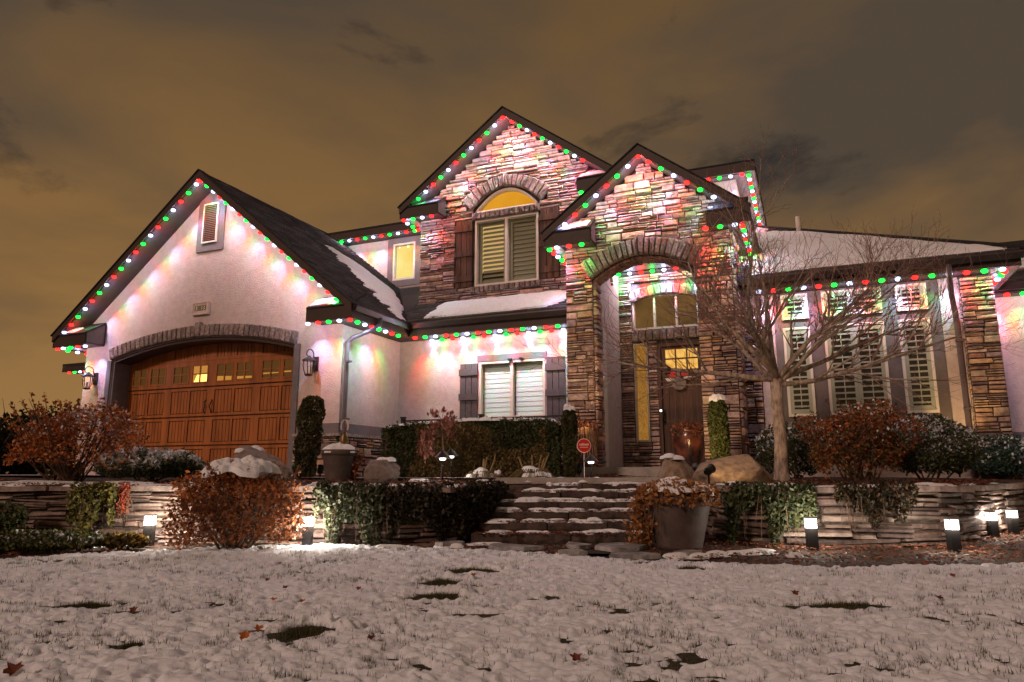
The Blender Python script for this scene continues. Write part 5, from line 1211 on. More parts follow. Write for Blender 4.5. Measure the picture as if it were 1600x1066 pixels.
boulder('rounded boulder with a snow streak beside the pewter planter', 592, 9.3, -0.12, 0.26, 0.26, 0.22, 82, ROCKG, 0.5)
boulder('small snow-topped boulder behind the large front planter', 1056, 8.75, -0.14, 0.225, 0.22, 0.215, 83, ROCK, 0.8)
boulder('big tan boulder lit by the black spotlight', 1148, 8.55, -0.17, 0.56, 0.40, 0.245, 84, ROCK, 0.0)
boulder('low dark stone at the foot of the hedge, beside the path lights', 779, 9.9, -0.06, 0.07, 0.08, 0.05, 85, ROCKG, 0.6)

# planters
def pot_prof(r0, r1, h, rim): return [(0.01, 0.0), (r0, 0.0), (r0 * 1.01, 0.02), (r0 + (r1 - r0) * .55, h * .5), (r1 * .97, h * .80), (r1 * .985, h * .82), (r1 * 1.02, h * .83), (r1 * 1.06, h * .86), (r1 * 1.07, h * .98), (r1 * 1.05, h), (r1 * .96, h), (r1 * .94, h * .9), (0.01, h * .88)]
def strands(S, c, r, n, length, rng, m=None, spread=1.0, side=None, rad=0.004):
    s = MB()
    for i in range(n):
        a = rng.uniform(0, 2 * math.pi) if side is None else side + rng.normal(0, .5); o = np.array([math.cos(a), math.sin(a), 0]); L_ = length * rng.uniform(.5, 1.1)
        s.tube([c + o * r * .6, c + o * r * 1.02 + np.array([0, 0, .05]), c + o * (r + .05 * spread) + np.array([0, 0, -L_ * .35]), c + o * (r + .06 * spread) + np.array([rng.normal(0, .02), rng.normal(0, .02), -L_])], [rad, rad, rad * .8, rad * .4], 4)
    return s
def planter_front():
    v = 6.75; b = uv(lat(1062, v, -0.66), v, -0.675); P = empty('large_planter', b, 'large tapered planter at the steps, its dried plant heaped with snow', 'planter'); rng = np.random.default_rng(91)
    MB().lathe(pot_prof(0.205, 0.300, 0.475, 0), b, 40).build('pot', POT, P, smooth=True)
    c = b + np.array([0, 0, 0.47]); n = 2600; a = rng.uniform(0, 2 * math.pi, n); rr = 0.34 * np.sqrt(rng.random(n)); z = 0.10 * (1 - (rr / .36) ** 2) + rng.uniform(-.10, .06, n); q = c + np.stack([rr * 1.12 * np.cos(a), rr * 1.12 * np.sin(a), z], 1)
    m = 800; left = -RT; qq = c + left * 0.33 + np.stack([rng.normal(0, .06, m), rng.normal(0, .07, m), -rng.random(m) ** 1.1 * 0.44], 1); q = np.vstack([q, qq])
    V, Q, C = quads(q, 0.030, rng, pick(rng, [(0.30, 0.125, 0.04), (0.20, 0.08, 0.03), (0.38, 0.18, 0.055)], len(q)), 1.7, droop=.3); new_obj('dried_foliage', np_mesh('dried_foliage', V, Q, LEAF, C), P)
    strands(P, c, 0.29, 40, 0.34, rng, side=math.atan2(left[1], left[0])).build('trailing_stems', TWIG, P)
    sn = MB()
    for i in range(46):
        a = rng.uniform(0, 6.28); q = .30 * math.sqrt(rng.random()); blob(sn, c + RT * (.015 + q * math.cos(a)) + FH * q * math.sin(a) + np.array([0, 0, .13 * (1 - (q / .33) ** 2) - .005]), rng.uniform(.05, .12), rng.uniform(.04, .09), rng.uniform(.03, .06), rng.uniform(0, 3), i + 2000, n=14, rings=5, rag=.5)
    sn.build('snow_cap', SNOW, P, kind='stuff', smooth=True)
planter_front()
def planter_left():
    v = 9.2; b = uv(lat(527, v), v, -0.10); P = empty('pewter_planter', b, 'round pewter planter with snow and brown trailing plant near the downspout', 'planter'); rng = np.random.default_rng(93)
    MB().lathe(pot_prof(0.165, 0.215, 0.40, 0), b, 32).build('pot', POT, P, smooth=True); c = b + np.array([0, 0, 0.39])
    dome(c + np.array([0, 0, -.03]), .24, .24, .07, 0.92, 94, P, bump=0.05)
    n = 420; q = c + RT * 0.20 + np.stack([rng.normal(0, .035, n), rng.normal(0, .04, n), -rng.random(n) * 0.36], 1); V, Q, C = quads(q, 0.026, rng, pick(rng, RUSTD, n), 1.7, droop=.4); new_obj('dried_foliage', np_mesh('dried_foliage', V, Q, LEAF, C), P)
    g = MB().lathe([(0.05, 0.05), (0.055, 0.10), (0.05, 0.17), (0.03, 0.21), (0.022, 0.24)], c + RT * .05, 14); g.build('garden_lantern', mat('aged_brass', (0.16, 0.10, 0.035), 0.4, 0.1, 20, 0.3, 8, metal=0.5), P, smooth=True)
    t = np.linspace(-0.6, 3.7, 12); MB().tube([c + RT * (.05 + .045 * math.cos(a)) + np.array([0, 0, .31 + .085 * math.sin(a)]) for a in t], 0.010, 6).build('rope_loop', WFRAME, P)
planter_left()
def porch_pot(label, x, y, seed, glaze, tall):
    b = np.array([x, y, 0.10]); P = empty('porch_urn', b, label, 'urn', 'urns beside the entry door'); rng = np.random.default_rng(seed)
    k = 0.62 / 0.62 if tall else 0.9
    prof = [(0.01, 0), (0.15, 0), (0.16, 0.03), (0.20, 0.15), (0.245, 0.33), (0.262, 0.47), (0.255, 0.57), (0.235, 0.61), (0.25, 0.63), (0.22, 0.63), (0.01, 0.56)]
    MB().lathe([(r * 1.05, z * k) for r, z in prof], b, 32).build('pot', glaze, P, smooth=True); c = b + np.array([0, 0, .60 * k])
    n = 900; a = rng.uniform(0, 2 * math.pi, n); rr = 0.29 * np.sqrt(rng.random(n)); q = c + np.stack([rr * np.cos(a), rr * np.sin(a), .10 * (1 - (rr / .3) ** 2) + rng.uniform(-.07, .10, n)], 1)
    V, Q, C = quads(q, 0.026, rng, pick(rng, [(0.24, 0.085, 0.045), (0.18, 0.06, 0.035), (0.30, 0.14, 0.08)], n), 2.0, droop=.2); new_obj('dried_flowers', np_mesh('dried_flowers', V, Q, LEAF, C), P)
    return P, c, rng
P_, c_, r_ = porch_pot('dark urn with long drooping straw grass left of the entry', -3.55, 11.45, 95, GLAZE, True)
s_ = strands(P_, c_, 0.25, 46, 0.52, r_, side=-0.9, rad=0.006); s_.build('straw_grass', mat('dry_straw', (0.30, 0.18, 0.10), 0.8, 0.1, 20, 0.3, 12), P_)
P_, c_, r_ = porch_pot('dark glazed urn with dried red flowers in front of the door', -1.95, 12.45, 96, GLAZE, True)
sp = MB()
for i in range(30): 
    a = r_.uniform(0, 6.28); sp.tube([c_, c_ + np.array([math.cos(a) * .12, math.sin(a) * .12, .14]), c_ + np.array([math.cos(a) * .3 - .1, math.sin(a) * .25, .16 + r_.uniform(-.1, .12)])], [.004, .003, .002], 4)
sp.build('dry_stems', TWIG, P_)

# door ornament
def ornament():
    y = 13.66; O = empty('door_ornament', (-2.27, y, 1.58), 'grey disc ornament with red and white wings hung on the front door', 'ornament')
    GREY = mat('painted_tin', (0.20, 0.17, 0.155), 0.6, 0.2, 20, 0.2, 8); RED = mat('red_tin', (0.55, 0.045, 0.030), 0.5, 0.1, 20, 0.1, 8); WHT = mat('white_tin', (0.62, 0.58, 0.55), 0.6, 0.1, 20, 0.1, 8)
    th = np.linspace(0, 2 * math.pi, 28, endpoint=False); MB().prism([(-2.265 + .135 * math.cos(t), y, 1.70 + .125 * math.sin(t)) for t in th], (0, -0.02, 0)).build('disc', GREY, O)
    MB().prism([(-2.31, y - .022, 1.76), (-2.24, y - .022, 1.76), (-2.235, y - .022, 1.93), (-2.27, y - .022, 2.01), (-2.30, y - .022, 1.93)], (0, -0.015, 0)).build('centre_figure', GREY, O)
    for s in (-1, 1):
        X = lambda d: -2.27 + s * d
        for i, (a, b, z0, z1, m) in enumerate(((.05, .21, 1.82, 1.88, RED), (.05, .16, 1.865, 1.925, RED), (.09, .26, 1.745, 1.80, WHT))):
            zz = 0.02 if s > 0 else 0.0
            MB().prism([(X(a), y - .005 - .003 * i, z0 + zz), (X(b * .85), y - .005 - .003 * i, z0 + .0 + zz), (X(b), y - .005 - .003 * i, z1 + zz + .005), (X(b * .6), y - .005 - .003 * i, z1 + .012 + zz), (X(a), y - .005 - .003 * i, z1 + zz - .005)], (0, -0.012, 0)).build('wing', m, O)
ornament()

# security sign on a stake
def sign():
    v = 9.75; b = uv(lat(914, v), v, -0.08); S = empty('garden_sign', b, 'small round red sign on a thin stake by the entry column', 'sign'); c = b + np.array([0, 0, .455]); th = np.linspace(0, 2 * math.pi, 8, endpoint=False) + math.pi / 8
    n_ = -FH; REDP = mat('red_sign_paint', (0.55, 0.028, 0.012), 0.45, 0, 1, 0.05, 4); WL = mat('white_sign_print', (0.75, 0.6, 0.55), 0.5)
    th = np.linspace(0, 2 * math.pi, 24, endpoint=False)
    MB().prism([c + RT * .098 * math.cos(t) + np.array([0, 0, .098 * math.sin(t)]) for t in th], n_ * 0.008).build('rim', WL, S); MB().prism([c + n_ * .0085 + RT * .088 * math.cos(t) + np.array([0, 0, .088 * math.sin(t)]) for t in th], n_ * 0.004).build('face', REDP, S)
    MB().tube([b, c - n_ * 0.006 + np.array([0, 0, -.02])], 0.006, 6).build('stake', mat('galvanised', (0.4, 0.4, 0.4), 0.4, 0, 1, 0.1, 3, metal=.5), S)
    r = np.random.default_rng(3); m = MB()
    for i in range(7):
        x = -.055 + i * .0185; hh = r.uniform(.010, .017); m.obox(c + n_ * .0135 + RT * x + np.array([0, 0, .012 + (hh - .011)]), RT * .0065, n_ * .001, (0, 0, hh))
    m.obox(c + n_ * .0135 + np.array([0, 0, -.022]), RT * .055, n_ * .001, (0, 0, .004)); m.build('print', WL, S)
sign()

# bollard lights
BOL_GLOW = emis('bollard_glow', (1.0, 0.93, 0.84), 9.0)
BOLP = 26.0
def point(parent, p, power, col, soft=0.04, kind='POINT', aim=None, angle=90):
    l = bpy.data.lights.new('lamp', kind); l.energy = power; l.color = col; l.shadow_soft_size = soft; o = bpy.data.objects.new('lamp', l); COL.objects.link(o); o.parent = parent
    o.matrix_parent_inverse = Matrix.Translation(-parent.location); o.location = tuple(p)
    if kind == 'SPOT': l.spot_size = math.radians(angle); l.spot_blend = 0.5; o.rotation_euler = Vector(aim).to_track_quat('-Z', 'Y').to_euler()
    return o
def bollard(label, px, py, v, zb=None, h=0.285, power=1.0):
    zb = -0.68 if zb is None else zb; b = uv(lat(px, v, zb), v, zb); B = empty('bollard_light', b, label, 'bollard light', 'bollard lights along the walls'); w = 0.041
    ax, ay = RT * w, FH * w; z = np.array([0, 0, 1.0])
    MB().obox(b + z * h * .34, ax, ay, z * h * .34).build('post', BLACK, B); MB().obox(b + z * h * .83, ax * .96, ay * .96, z * h * .145).build('lens', BOL_GLOW, B); MB().obox(b + z * h * 1.0, ax * 1.06, ay * 1.06, z * h * .022).build('cap', BLACK, B)
    for dx, dy in ((1, 1), (1, -1), (-1, 1), (-1, -1)): MB().obox(b + z * h * .83 + ax * .99 * dx + ay * .99 * dy, RT * .003, FH * .003, z * h * .147).build('corner_bar', BLACK, B)
    for t_ in (.755, .83, .905): MB().obox(b + z * h * t_, ax * 1.01, ay * 1.01, z * .0022).build('louver_ring', BLACK, B)
    for s, o_ in ((1, FH), (-1, FH), (1, RT), (-1, RT)):
        point(B, b + z * h * .83 + o_ * s * 0.07, BOLP * power * .25, (1.0, 0.86, 0.72), 0.03)
bollard('lit black bollard left of the snow-capped bush', 231, 828, 7.02, power=1.9)
bollard('lit black bollard right of the snow-capped bush', 480, 830, 6.86, power=1.9)
bollard('lit black bollard under the dark creeper right of the large planter', 1270, 838, 6.62, power=0.9)
bollard('lit black bollard before the right wall, second from the planter', 1492, 830, 6.45, power=0.9)
bollard('lit black bollard third from the large planter along the right wall', 1553, 810, 7.85, h=0.27, power=.8)
bollard('lit black bollard farthest right, at the picture edge', 1585, 806, 8.35, h=0.27, power=.8)
# path lights
def path_light(label, px, v, zb, h, power):
    b = uv(lat(px, v, zb), v, zb); P = empty('path_light', b, label, 'path light', 'path lights with pointed hats'); z = np.array([0, 0, 1.0])
    MB().tube([b, b + z * h * .86], .012, 8).build('stake', BLACK, P); MB().lathe([(.100, h - .012), (.102, h - .006), (.055, h + .040), (.014, h + .076), (.006, h + .085)], b, 18).build('hat', BRONZE, P)
    MB().lathe([(.024, h - .040), (.036, h - .036), (.042, h - .016), (.03, h - .013)], b, 18).build('lens', emis('path_glow', (1.0, 0.92, 0.86), 4.0), P); point(P, b + z * (h - .075), power, (1.0, .88, .78), .03)
path_light('path light with pointed hat, nearer of the pair before the hedge', 691, 8.75, -0.10, 0.30, 5.0)
path_light('path light with pointed hat, farther of the pair before the hedge', 704, 9.4, -0.09, 0.33, 5.0)
path_light('path light standing in front of the red sign', 924, 9.5, -0.09, 0.26, 5.0)
# spot fixtures
def spot(label, px, v, zb, aim, power, col, angle=80, h=0.15):
    b = uv(lat(px, v, zb), v, zb); S = empty('spotlight', b, label, 'spotlight', 'small black uplights'); z = np.array([0, 0, 1.0]); a = np.asarray(aim, float); a = a / np.linalg.norm(a); c = b + z * h
    MB().tube([b, c], .012, 8).build('stake', BLACK, S); MB().tube([c - a * .06, c - a * .03, c + a * .055, c + a * .075], [.028, .046, .050, .054], 14).build('housing', BLACK, S)
    MB().tube([c + a * .0755, c + a * .078], [.044, .042], 14).build('lens', emis('spot_lens', (1.0, .72, .38), 4.0), S); point(S, c + a * .09, power, col, .03, 'SPOT', a, angle)
WARM = (1.0, 0.62, 0.28)
spot('black spotlight on the wall cap aimed at the big tan boulder', 1108, 7.75, -0.11, RT * 0.75 + FH * 0.85 + np.array([0, 0, .42]), 15, WARM, 95, 0.14)
spot('small uplight at the garage pier behind the narrow evergreen', 500, 10.95, -0.05, FH * .35 + np.array([0, 0, 1.0]) + RT * .1, 45, (1.0, 0.55, 0.16), 75, 0.10)
spot('small uplight between the two boulders aimed at the right entry column', 1087, 9.3, -0.04, np.array([-1.3, 11.8, 1.3]) - uv(lat(1087, 9.3), 9.3, 0.05), 120, (1.0, 0.60, 0.24), 60, 0.10)
spot('small uplight under the evergreen hedge aimed at the tan corner board', 1500, 9.9, -0.05, np.array([2.1, 12.5, 1.2]) - uv(lat(1500, 9.9), 9.9, 0.0), 60, (1.0, 0.60, 0.24), 50, 0.10)
spot('small uplight at the foot of the left entry column', 905, 10.7, -0.04, np.array([-3.6, 11.8, 2.4]) - uv(lat(905, 10.7), 10.7, 0.0), 120, (1.0, 0.66, 0.32), 60, 0.10)

# ---- weeping sapling, snowy clumps, tussocks
def sapling():
    v = 9.75; b = uv(lat(689, v), v, -0.07); T = empty('weeping_sapling', b, 'small weeping sapling with pink withered leaves before the hedge', 'sapling'); rng = np.random.default_rng(101); z = np.array([0, 0, 1.0])
    s = MB(); s.tube([b, b + z * .35 + RT * .02, b + z * .62, b + z * .80], [.016, .014, .010, .006], 6)
    P = []
    for i in range(26):
        a = rng.uniform(0, 6.28); L_ = rng.uniform(.10, .24); o = RT * math.cos(a) + FH * math.sin(a); t0 = b + z * rng.uniform(.55, .80); m = t0 + o * L_ * .6 + z * rng.uniform(.03, .18); e = m + o * L_ * .5 + z * rng.uniform(-.12, .06); s.tube([t0, m, e], [.004, .003, .0015], 4); P += [m * (1 - q) + e * q + rng.normal(0, .018, 3) for q in rng.random(9)]
    for i in range(22):
        t0 = b + z * .58 - RT * .02; m = t0 - RT * rng.uniform(.10, .26) + z * rng.uniform(-.02, .06) + FH * rng.normal(0, .05); e = m - RT * rng.uniform(0, .10) - z * rng.uniform(.12, .34); s.tube([t0, m, e], [.004, .003, .0015], 4); P += [m * (1 - q) + e * q + rng.normal(0, .015, 3) for q in rng.random(16)]
    s.build('trunk', TWIG, T); P = np.array(P); V, Q, C = quads(P, .034, rng, pick(rng, [(0.36, 0.15, 0.11), (0.28, 0.10, 0.075), (0.42, 0.22, 0.17)], len(P)), 2.0, droop=.6); new_obj('withered_leaves', np_mesh('withered_leaves', V, Q, LEAF, C), T)
sapling()
def clump(label, px, v, r, h, seed, stalks):
    b = uv(lat(px, v), v, -0.085); C = empty('snowy_clump', b, label, 'plant', 'cut-back clumps under snow'); rng = np.random.default_rng(seed); n = 260; a = rng.uniform(0, 6.28, n); s = MB(); rr = r * rng.uniform(.7, 1.2, n)
    for i in range(90):
        o = RT * math.cos(a[i]) + FH * math.sin(a[i]); s.tube([b + o * r * .2, b + o * rr[i] * .6 + np.array([0, 0, h * .85]), b + o * rr[i] * 1.1 + np.array([0, 0, .01])], [.006, .005, .002], 3, (0.16, 0.13, 0.04))
    s.build('grass_blades', mat('tan_blade', (0.17, 0.13, 0.045), .8, 0, 1, .3, 8), C); st = MB()
    for i in range(stalks):
        o = RT * rng.uniform(-.8, .8) * r; st.tube([b + o * .4, b + o + np.array([0, 0, h + rng.uniform(.02, .16)]), b + o * 1.15 + np.array([0, 0, h + rng.uniform(.10, .20)])], [.010, .009, .005], 5)
    st.build('cut_stalks', mat('cut_stalk', (0.26, 0.18, 0.08), .8, 0, 1, .3, 8), C)
    sn = MB()
    for i in range(9):
        q = b + RT * rng.uniform(-.75, .75) * r + FH * rng.uniform(-.6, .2) * r; d = np.linalg.norm(q - b) / r; blob(sn, q + np.array([0, 0, h * max(.05, 1 - d) - .01]), r * rng.uniform(.25, .5), r * rng.uniform(.2, .4), .05, rng.uniform(0, 3), seed + i, n=16)
    sn.build('snow_cap', SNOW, C, kind='stuff', smooth=True)
clump('small snowy grass clump nearer the path lights', 752, 9.55, .20, .14, 111, 4); clump('wide snowy clump of cut-back stems before the hedge end', 833, 9.5, .27, .17, 112, 6)

# ---- bare ornamental tree
def tree():
    rng = np.random.default_rng(131); v = 8.75; b = uv(lat(1222, v, -0.1), v, -0.12); T = empty('bare_tree', b, 'bare leafless ornamental tree with spreading twiggy crown in front of the entry', 'tree'); z = np.array([0, 0, 1.0])
    trunk = MB(); fork = uv(lat(1213, v, 1.2), v, 1.16)
    ps = [b - z * .02, b + z * .04, b + z * .18, b * .6 + fork * .4 + RT * .012, b * .25 + fork * .75 - RT * .01, fork]; trunk.tube(ps, [.125, .100, .084, .076, .072, .078], 14); limbs = MB(); twigs = MB()
    def branch(p, d, L_, r, lev, curve):
        n = 5 if lev < 2 else 3; pts = [p]; rr = [r]; q = p.copy(); dd = d / np.linalg.norm(d); side = rng.normal(size=3); side[2] *= .3
        for i in range(n):
            dd = dd + side * .10 * rng.uniform(.3, 1.3) + z * curve / n + rng.normal(0, .09 if lev < 2 else .13, 3); dd /= np.linalg.norm(dd); q = q + dd * L_ / n; pts.append(q.copy()); rr.append(r * (1 - .72 * (i + 1) / n))
            if lev < 3:
                k = {0: 2, 1: 1 + (rng.random() < .85), 2: 1}[lev]
                for _ in range(k):
                    if lev == 2 and rng.random() < .12: continue
                    if i == 0 and lev == 0 and rng.random() < .6: continue
                    ax = rng.normal(size=3); ax -= ax @ dd * dd; ax /= np.linalg.norm(ax); nd = dd * .80 + ax * rng.uniform(.45, .85) + z * .12
                    branch(q.copy(), nd, L_ * rng.uniform(.42, .66) * (1 - .35 * i / n), max(.0022, rr[-1] * rng.uniform(.5, .7)), lev + 1, curve * .8 + .06)
        (limbs if lev < 2 else twigs).tube(pts, [max(.0019, x) for x in rr], {0: 8, 1: 6, 2: 4, 3: 3}[lev], cap=lev < 2)
    dirs = [(-1.0, .10, .18), (1.0, -.05, .16), (-.85, -.3, .42), (.80, .2, .48), (-.45, .35, .9), (.42, -.3, .95), (.05, .35, 1.25), (-.62, .1, .62), (.66, -.1, .72), (-.12, -.35, 1.0), (.95, .25, .30), (-.15, .1, 1.4)]
    for i, (du, dv, dz) in enumerate(dirs):
        d = RT * du + FH * dv * .9 + z * dz; L_ = rng.uniform(1.45, 1.8) * (1.4 if du > .6 and dz < .6 else 1.3 if du < -.6 else .95 if dz > .8 else 1.1); branch(fork + rng.normal(0, .02, 3) - z * rng.uniform(0, .10), d, L_, rng.uniform(.028, .040), 0, .30 if dz < .5 else .05)
    trunk.build('trunk', BARK, T, smooth=True); limbs.build('limbs', BARK, T, smooth=True); twigs.build('twigs', mat('dark_twig', (0.24, 0.145, 0.115), .9, .2, 30, .3, 8), T)
tree()

# ---- dark trees beyond the garage on the left
def far_tree(label, px, v, h, r, seed):
    rng = np.random.default_rng(seed); b = uv(lat(px, v), v, -0.8); T = empty('far_tree', b, label, 'tree', 'dark trees beyond the drive'); z = np.array([0, 0, 1.0]); s = MB(); s.tube([b, b + z * h * .55, b + z * h * .95], [.16, .10, .02], 6)
    for i in range(46):
        a = rng.uniform(0, 6.28); t0 = b + z * h * rng.uniform(.2, .85); s.tube([t0, t0 + (RT * math.cos(a) + FH * math.sin(a)) * r * .6 + z * .3, t0 + (RT * math.cos(a) + FH * math.sin(a)) * r * rng.uniform(.7, 1.05) + z * rng.uniform(.4, 1.3)], [.04, .022, .008], 4)
    s.build('trunk', TWIG, T); n = 2600; d = lump_dirs(rng, n); K = lump_dirs(rng, 20); am = rng.uniform(-1, 1, 20); w = np.exp(-((1 - d @ K.T) * 9)); f = 1 + .35 * (w @ am) / (w.sum(1) + 1e-6)
    P = b + z * h * .55 + d * np.array([r, r, h * .45]) * (f * rng.random(n) ** .45)[:, None]; V, Q, C = quads(P, .16, rng, pick(rng, [(0.022, 0.022, 0.014), (0.030, 0.026, 0.016)], n), 1.6); new_obj('crown', np_mesh('crown', V, Q, LEAF, C), T)
far_tree('dark tree mass at the far left edge of the picture', -25, 30, 3.1, 2.2, 141); far_tree('dark round tree second from the far left edge', 32, 33, 3.7, 1.7, 142); far_tree('dark tree behind the rust bush, nearest the garage', 88, 36, 3.9, 2.0, 143)

# ---- loose snow on the beds and the wall tops
def bed_snow():
    r = np.random.default_rng(151); m = MB(); k = 0
    for px, v, n, s in ((700, 9.25, 9, .12), (180, 8.0, 10, .30), (60, 8.3, 8, .35), (330, 8.2, 5, .2), (515, 8.0, 4, .14), (560, 7.6, 6, .10), (840, 8.68, 26, .20), (1230, 7.5, 10, .14), (1440, 7.3, 8, .14), (920, 9.35, 8, .14), (1020, 9.0, 4, .15), (770, 7.9, 8, .12)):
        for i in range(n):
            k += 1; vv = v + r.normal(0, .18); u = lat(px, v) + r.normal(0, .30 if s > .1 else .2); f = front_v(u)
            if vv < f + .05: vv = f + .05 + abs(r.normal(0, .1))
            blob(m, uv(u, vv, float(terrace_z(u, vv)) + .006), s * r.uniform(.4, 1.1), s * r.uniform(.25, .6), r.uniform(.015, .04), PS + r.uniform(-.4, .4), k + 500, n=18, rings=5, rag=.6)
    for px, v in ((420, 6.75), (610, 6.7), (735, 6.95), (1165, 6.3), (1120, 6.15), (1240, 6.1), (1060, 6.0), (1090, 6.02), (700, 6.9), (760, 7.0), (200, 7.0), (120, 6.9), (150, 6.95), (1185, 6.35)):
        k += 1; blob(m, uv(lat(px, v, -.68), v, -.672), r.uniform(.08, .2), r.uniform(.03, .07), r.uniform(.02, .04), PS + r.uniform(-.2, .2), k + 900, n=18, rings=5, rag=.6)
    o = m.build('snow_patches', SNOW, smooth=True); tag(o, 'loose patches of melting snow on the planting beds', 'snow', kind='stuff')
    # dusting along the wall caps
    for path, wall in ((PATH_L, WALLL), (PATH_R, WALLR)):
        pts, cum = path_pts(path); q = MB(); s = 0.1
        while s < cum[-1]:
            p, t = path_at(pts, cum, s)
            if r.random() < .7: k += 1; nrm = np.array([-t[1], t[0], 0]); blob(q, p + nrm * r.uniform(.02, .2) + np.array([0, 0, -.125]), r.uniform(.10, .28), r.uniform(.03, .08), r.uniform(.012, .028), math.atan2(t[1], t[0]), k + 1300, n=16, rings=4, rag=.6)
            s += r.uniform(.15, .4)
        q.build('cap_snow', SNOW, wall, kind='stuff', smooth=True)
bed_snow()
EDGE_PX = [(-400, 905), (-150, 885), (0, 874), (120, 868), (300, 858), (420, 853), (520, 853), (640, 857), (760, 861), (870, 868), (960, 875), (1060, 878), (1180, 884), (1330, 888), (1480, 886), (1620, 880), (1800, 878), (2100, 880)]
EDGE = [to_uv(on_z(x, y, LAWN_Z)) for x, y in EDGE_PX]; EDGE.sort()
def edge_v(u): return np.interp(u, [a for a, b in EDGE], [b for a, b in EDGE])
# ---- leaf litter
def litter():
    rng = np.random.default_rng(161); P = []; n = 22000
    u = rng.uniform(-7, 6, n); v = rng.uniform(5.2, 9.0, n); dens = fbm(u * 1.3, v * 1.8, 162); f = np.array([front_v(x) for x in u]); low = v < f - .02; keep = ((dens > .45) | ((u > 1.2) & (rng.random(n) < .8))) & (v > edge_v(u) + .0); u, v, low = u[keep], v[keep], low[keep]
    z = np.where(low, -.668, terrace_z(u, v) + .012) + rng.uniform(0, .02, len(u))
    P = u[:, None] * RT + v[:, None] * FH; P[:, 2] = z
    # up the steps
    m = 5000; su = rng.uniform(lat(745, 7.6), lat(1070, 7.6), m); sv = rng.uniform(7.1, 8.7, m); sz = np.interp(sv, [7.15, 7.43, 7.70, 7.98, 8.25, 8.5], [-.585, -.49, -.395, -.30, -.205, -.135]); idx = np.searchsorted([7.15, 7.43, 7.70, 7.98, 8.25, 8.5], sv) - 1
    sz = np.array([-.585, -.49, -.395, -.30, -.205, -.135])[np.clip(idx, 0, 5)] + .012; Q2 = su[:, None] * RT + sv[:, None] * FH; Q2[:, 2] = sz; P = np.vstack([P, Q2])
    # drift against the porch slab
    m = 500; dx = rng.normal(-2.95, .38, m); dy = 10.96 - np.abs(rng.normal(0, .10, m)); P = np.vstack([P, np.stack([dx, dy, -.045 + rng.uniform(0, .05, m) * np.exp(-((dx + 2.95) / .3) ** 2)], 1)])
    V, Q, C = quads(P, .030, rng, pick(rng, [(0.24, 0.065, 0.035), (0.13, 0.038, 0.022), (0.27, 0.10, 0.04), (0.08, 0.035, 0.022)], len(P), .35), 1.3); V[:, 2] = np.repeat(P[:, 2], 4) + (V[:, 2] - np.repeat(P[:, 2], 4)) * .35
    o = new_obj('leaf_litter', np_mesh('leaf_litter', V, Q, LEAF, C)); tag(o, 'red-brown fallen leaves littering the beds and steps', 'leaves', kind='stuff')
litter()

# ---- snowy lawn
HOLES = [(470, 990, .10, .075, .05), (735, 893, .15, .05, .05), (690, 911, .11, .05, .045), (688, 934, .15, .05, .05), (140, 948, .13, .035, .03), (205, 1012, .05, .03, .03), (1320, 948, .22, .03, .03), (1080, 890, .10, .04, .035)]
HOLES = [(*to_uv(on_z(x, y, LAWN_Z)), a, b, d) for x, y, a, b, d in HOLES]
def snow_h(U, V):
    h = 0.017 + 0.020 * (fbm(U * 1.1, V * 1.6, 171) - .5) + 0.018 * (fbm(U * 6.5, V * 9.5, 172, 3) - .5) + 0.024 * (vnoise(U * 22 + 2.4 * vnoise(U * 7, V * 7, 178), V * 36 + 2 * vnoise(U * 9, V * 6, 179), 173) - .5) + .012 * (vnoise(U * 43, V * 58, 174) - .5) - .016 * np.clip(fbm(U * 1.9, V * 2.6, 180) - .55, 0, 1) * 2.6
    h = h - 0.040 * np.clip(vnoise(U * 9 + 3, V * 14, 175) - .77, 0, 1) * 3.0
    for hu, hv, a, b, d in HOLES:
        b = b * 2.0; q = np.hypot((U - hu) / a, (V - hv) / b) * (0.30 + 1.5 * fbm(U * 7, V * 7, 176, 3)); h = h - d * np.clip(1.3 - q, 0, 1) * 1.4 + .030 * d / .05 * np.exp(-((q - 1.3) / .22) ** 2) * (V > hv) * (U > hu - .5 * a) - .02 * np.exp(-((q - 1.2) / .3) ** 2) * (V <= hv)
    ev = edge_v(U) + .10 * (fbm(U * 3, V * 0, 177) - .5); return h - np.clip((V - ev) * 1.2 + .03, 0, .2)
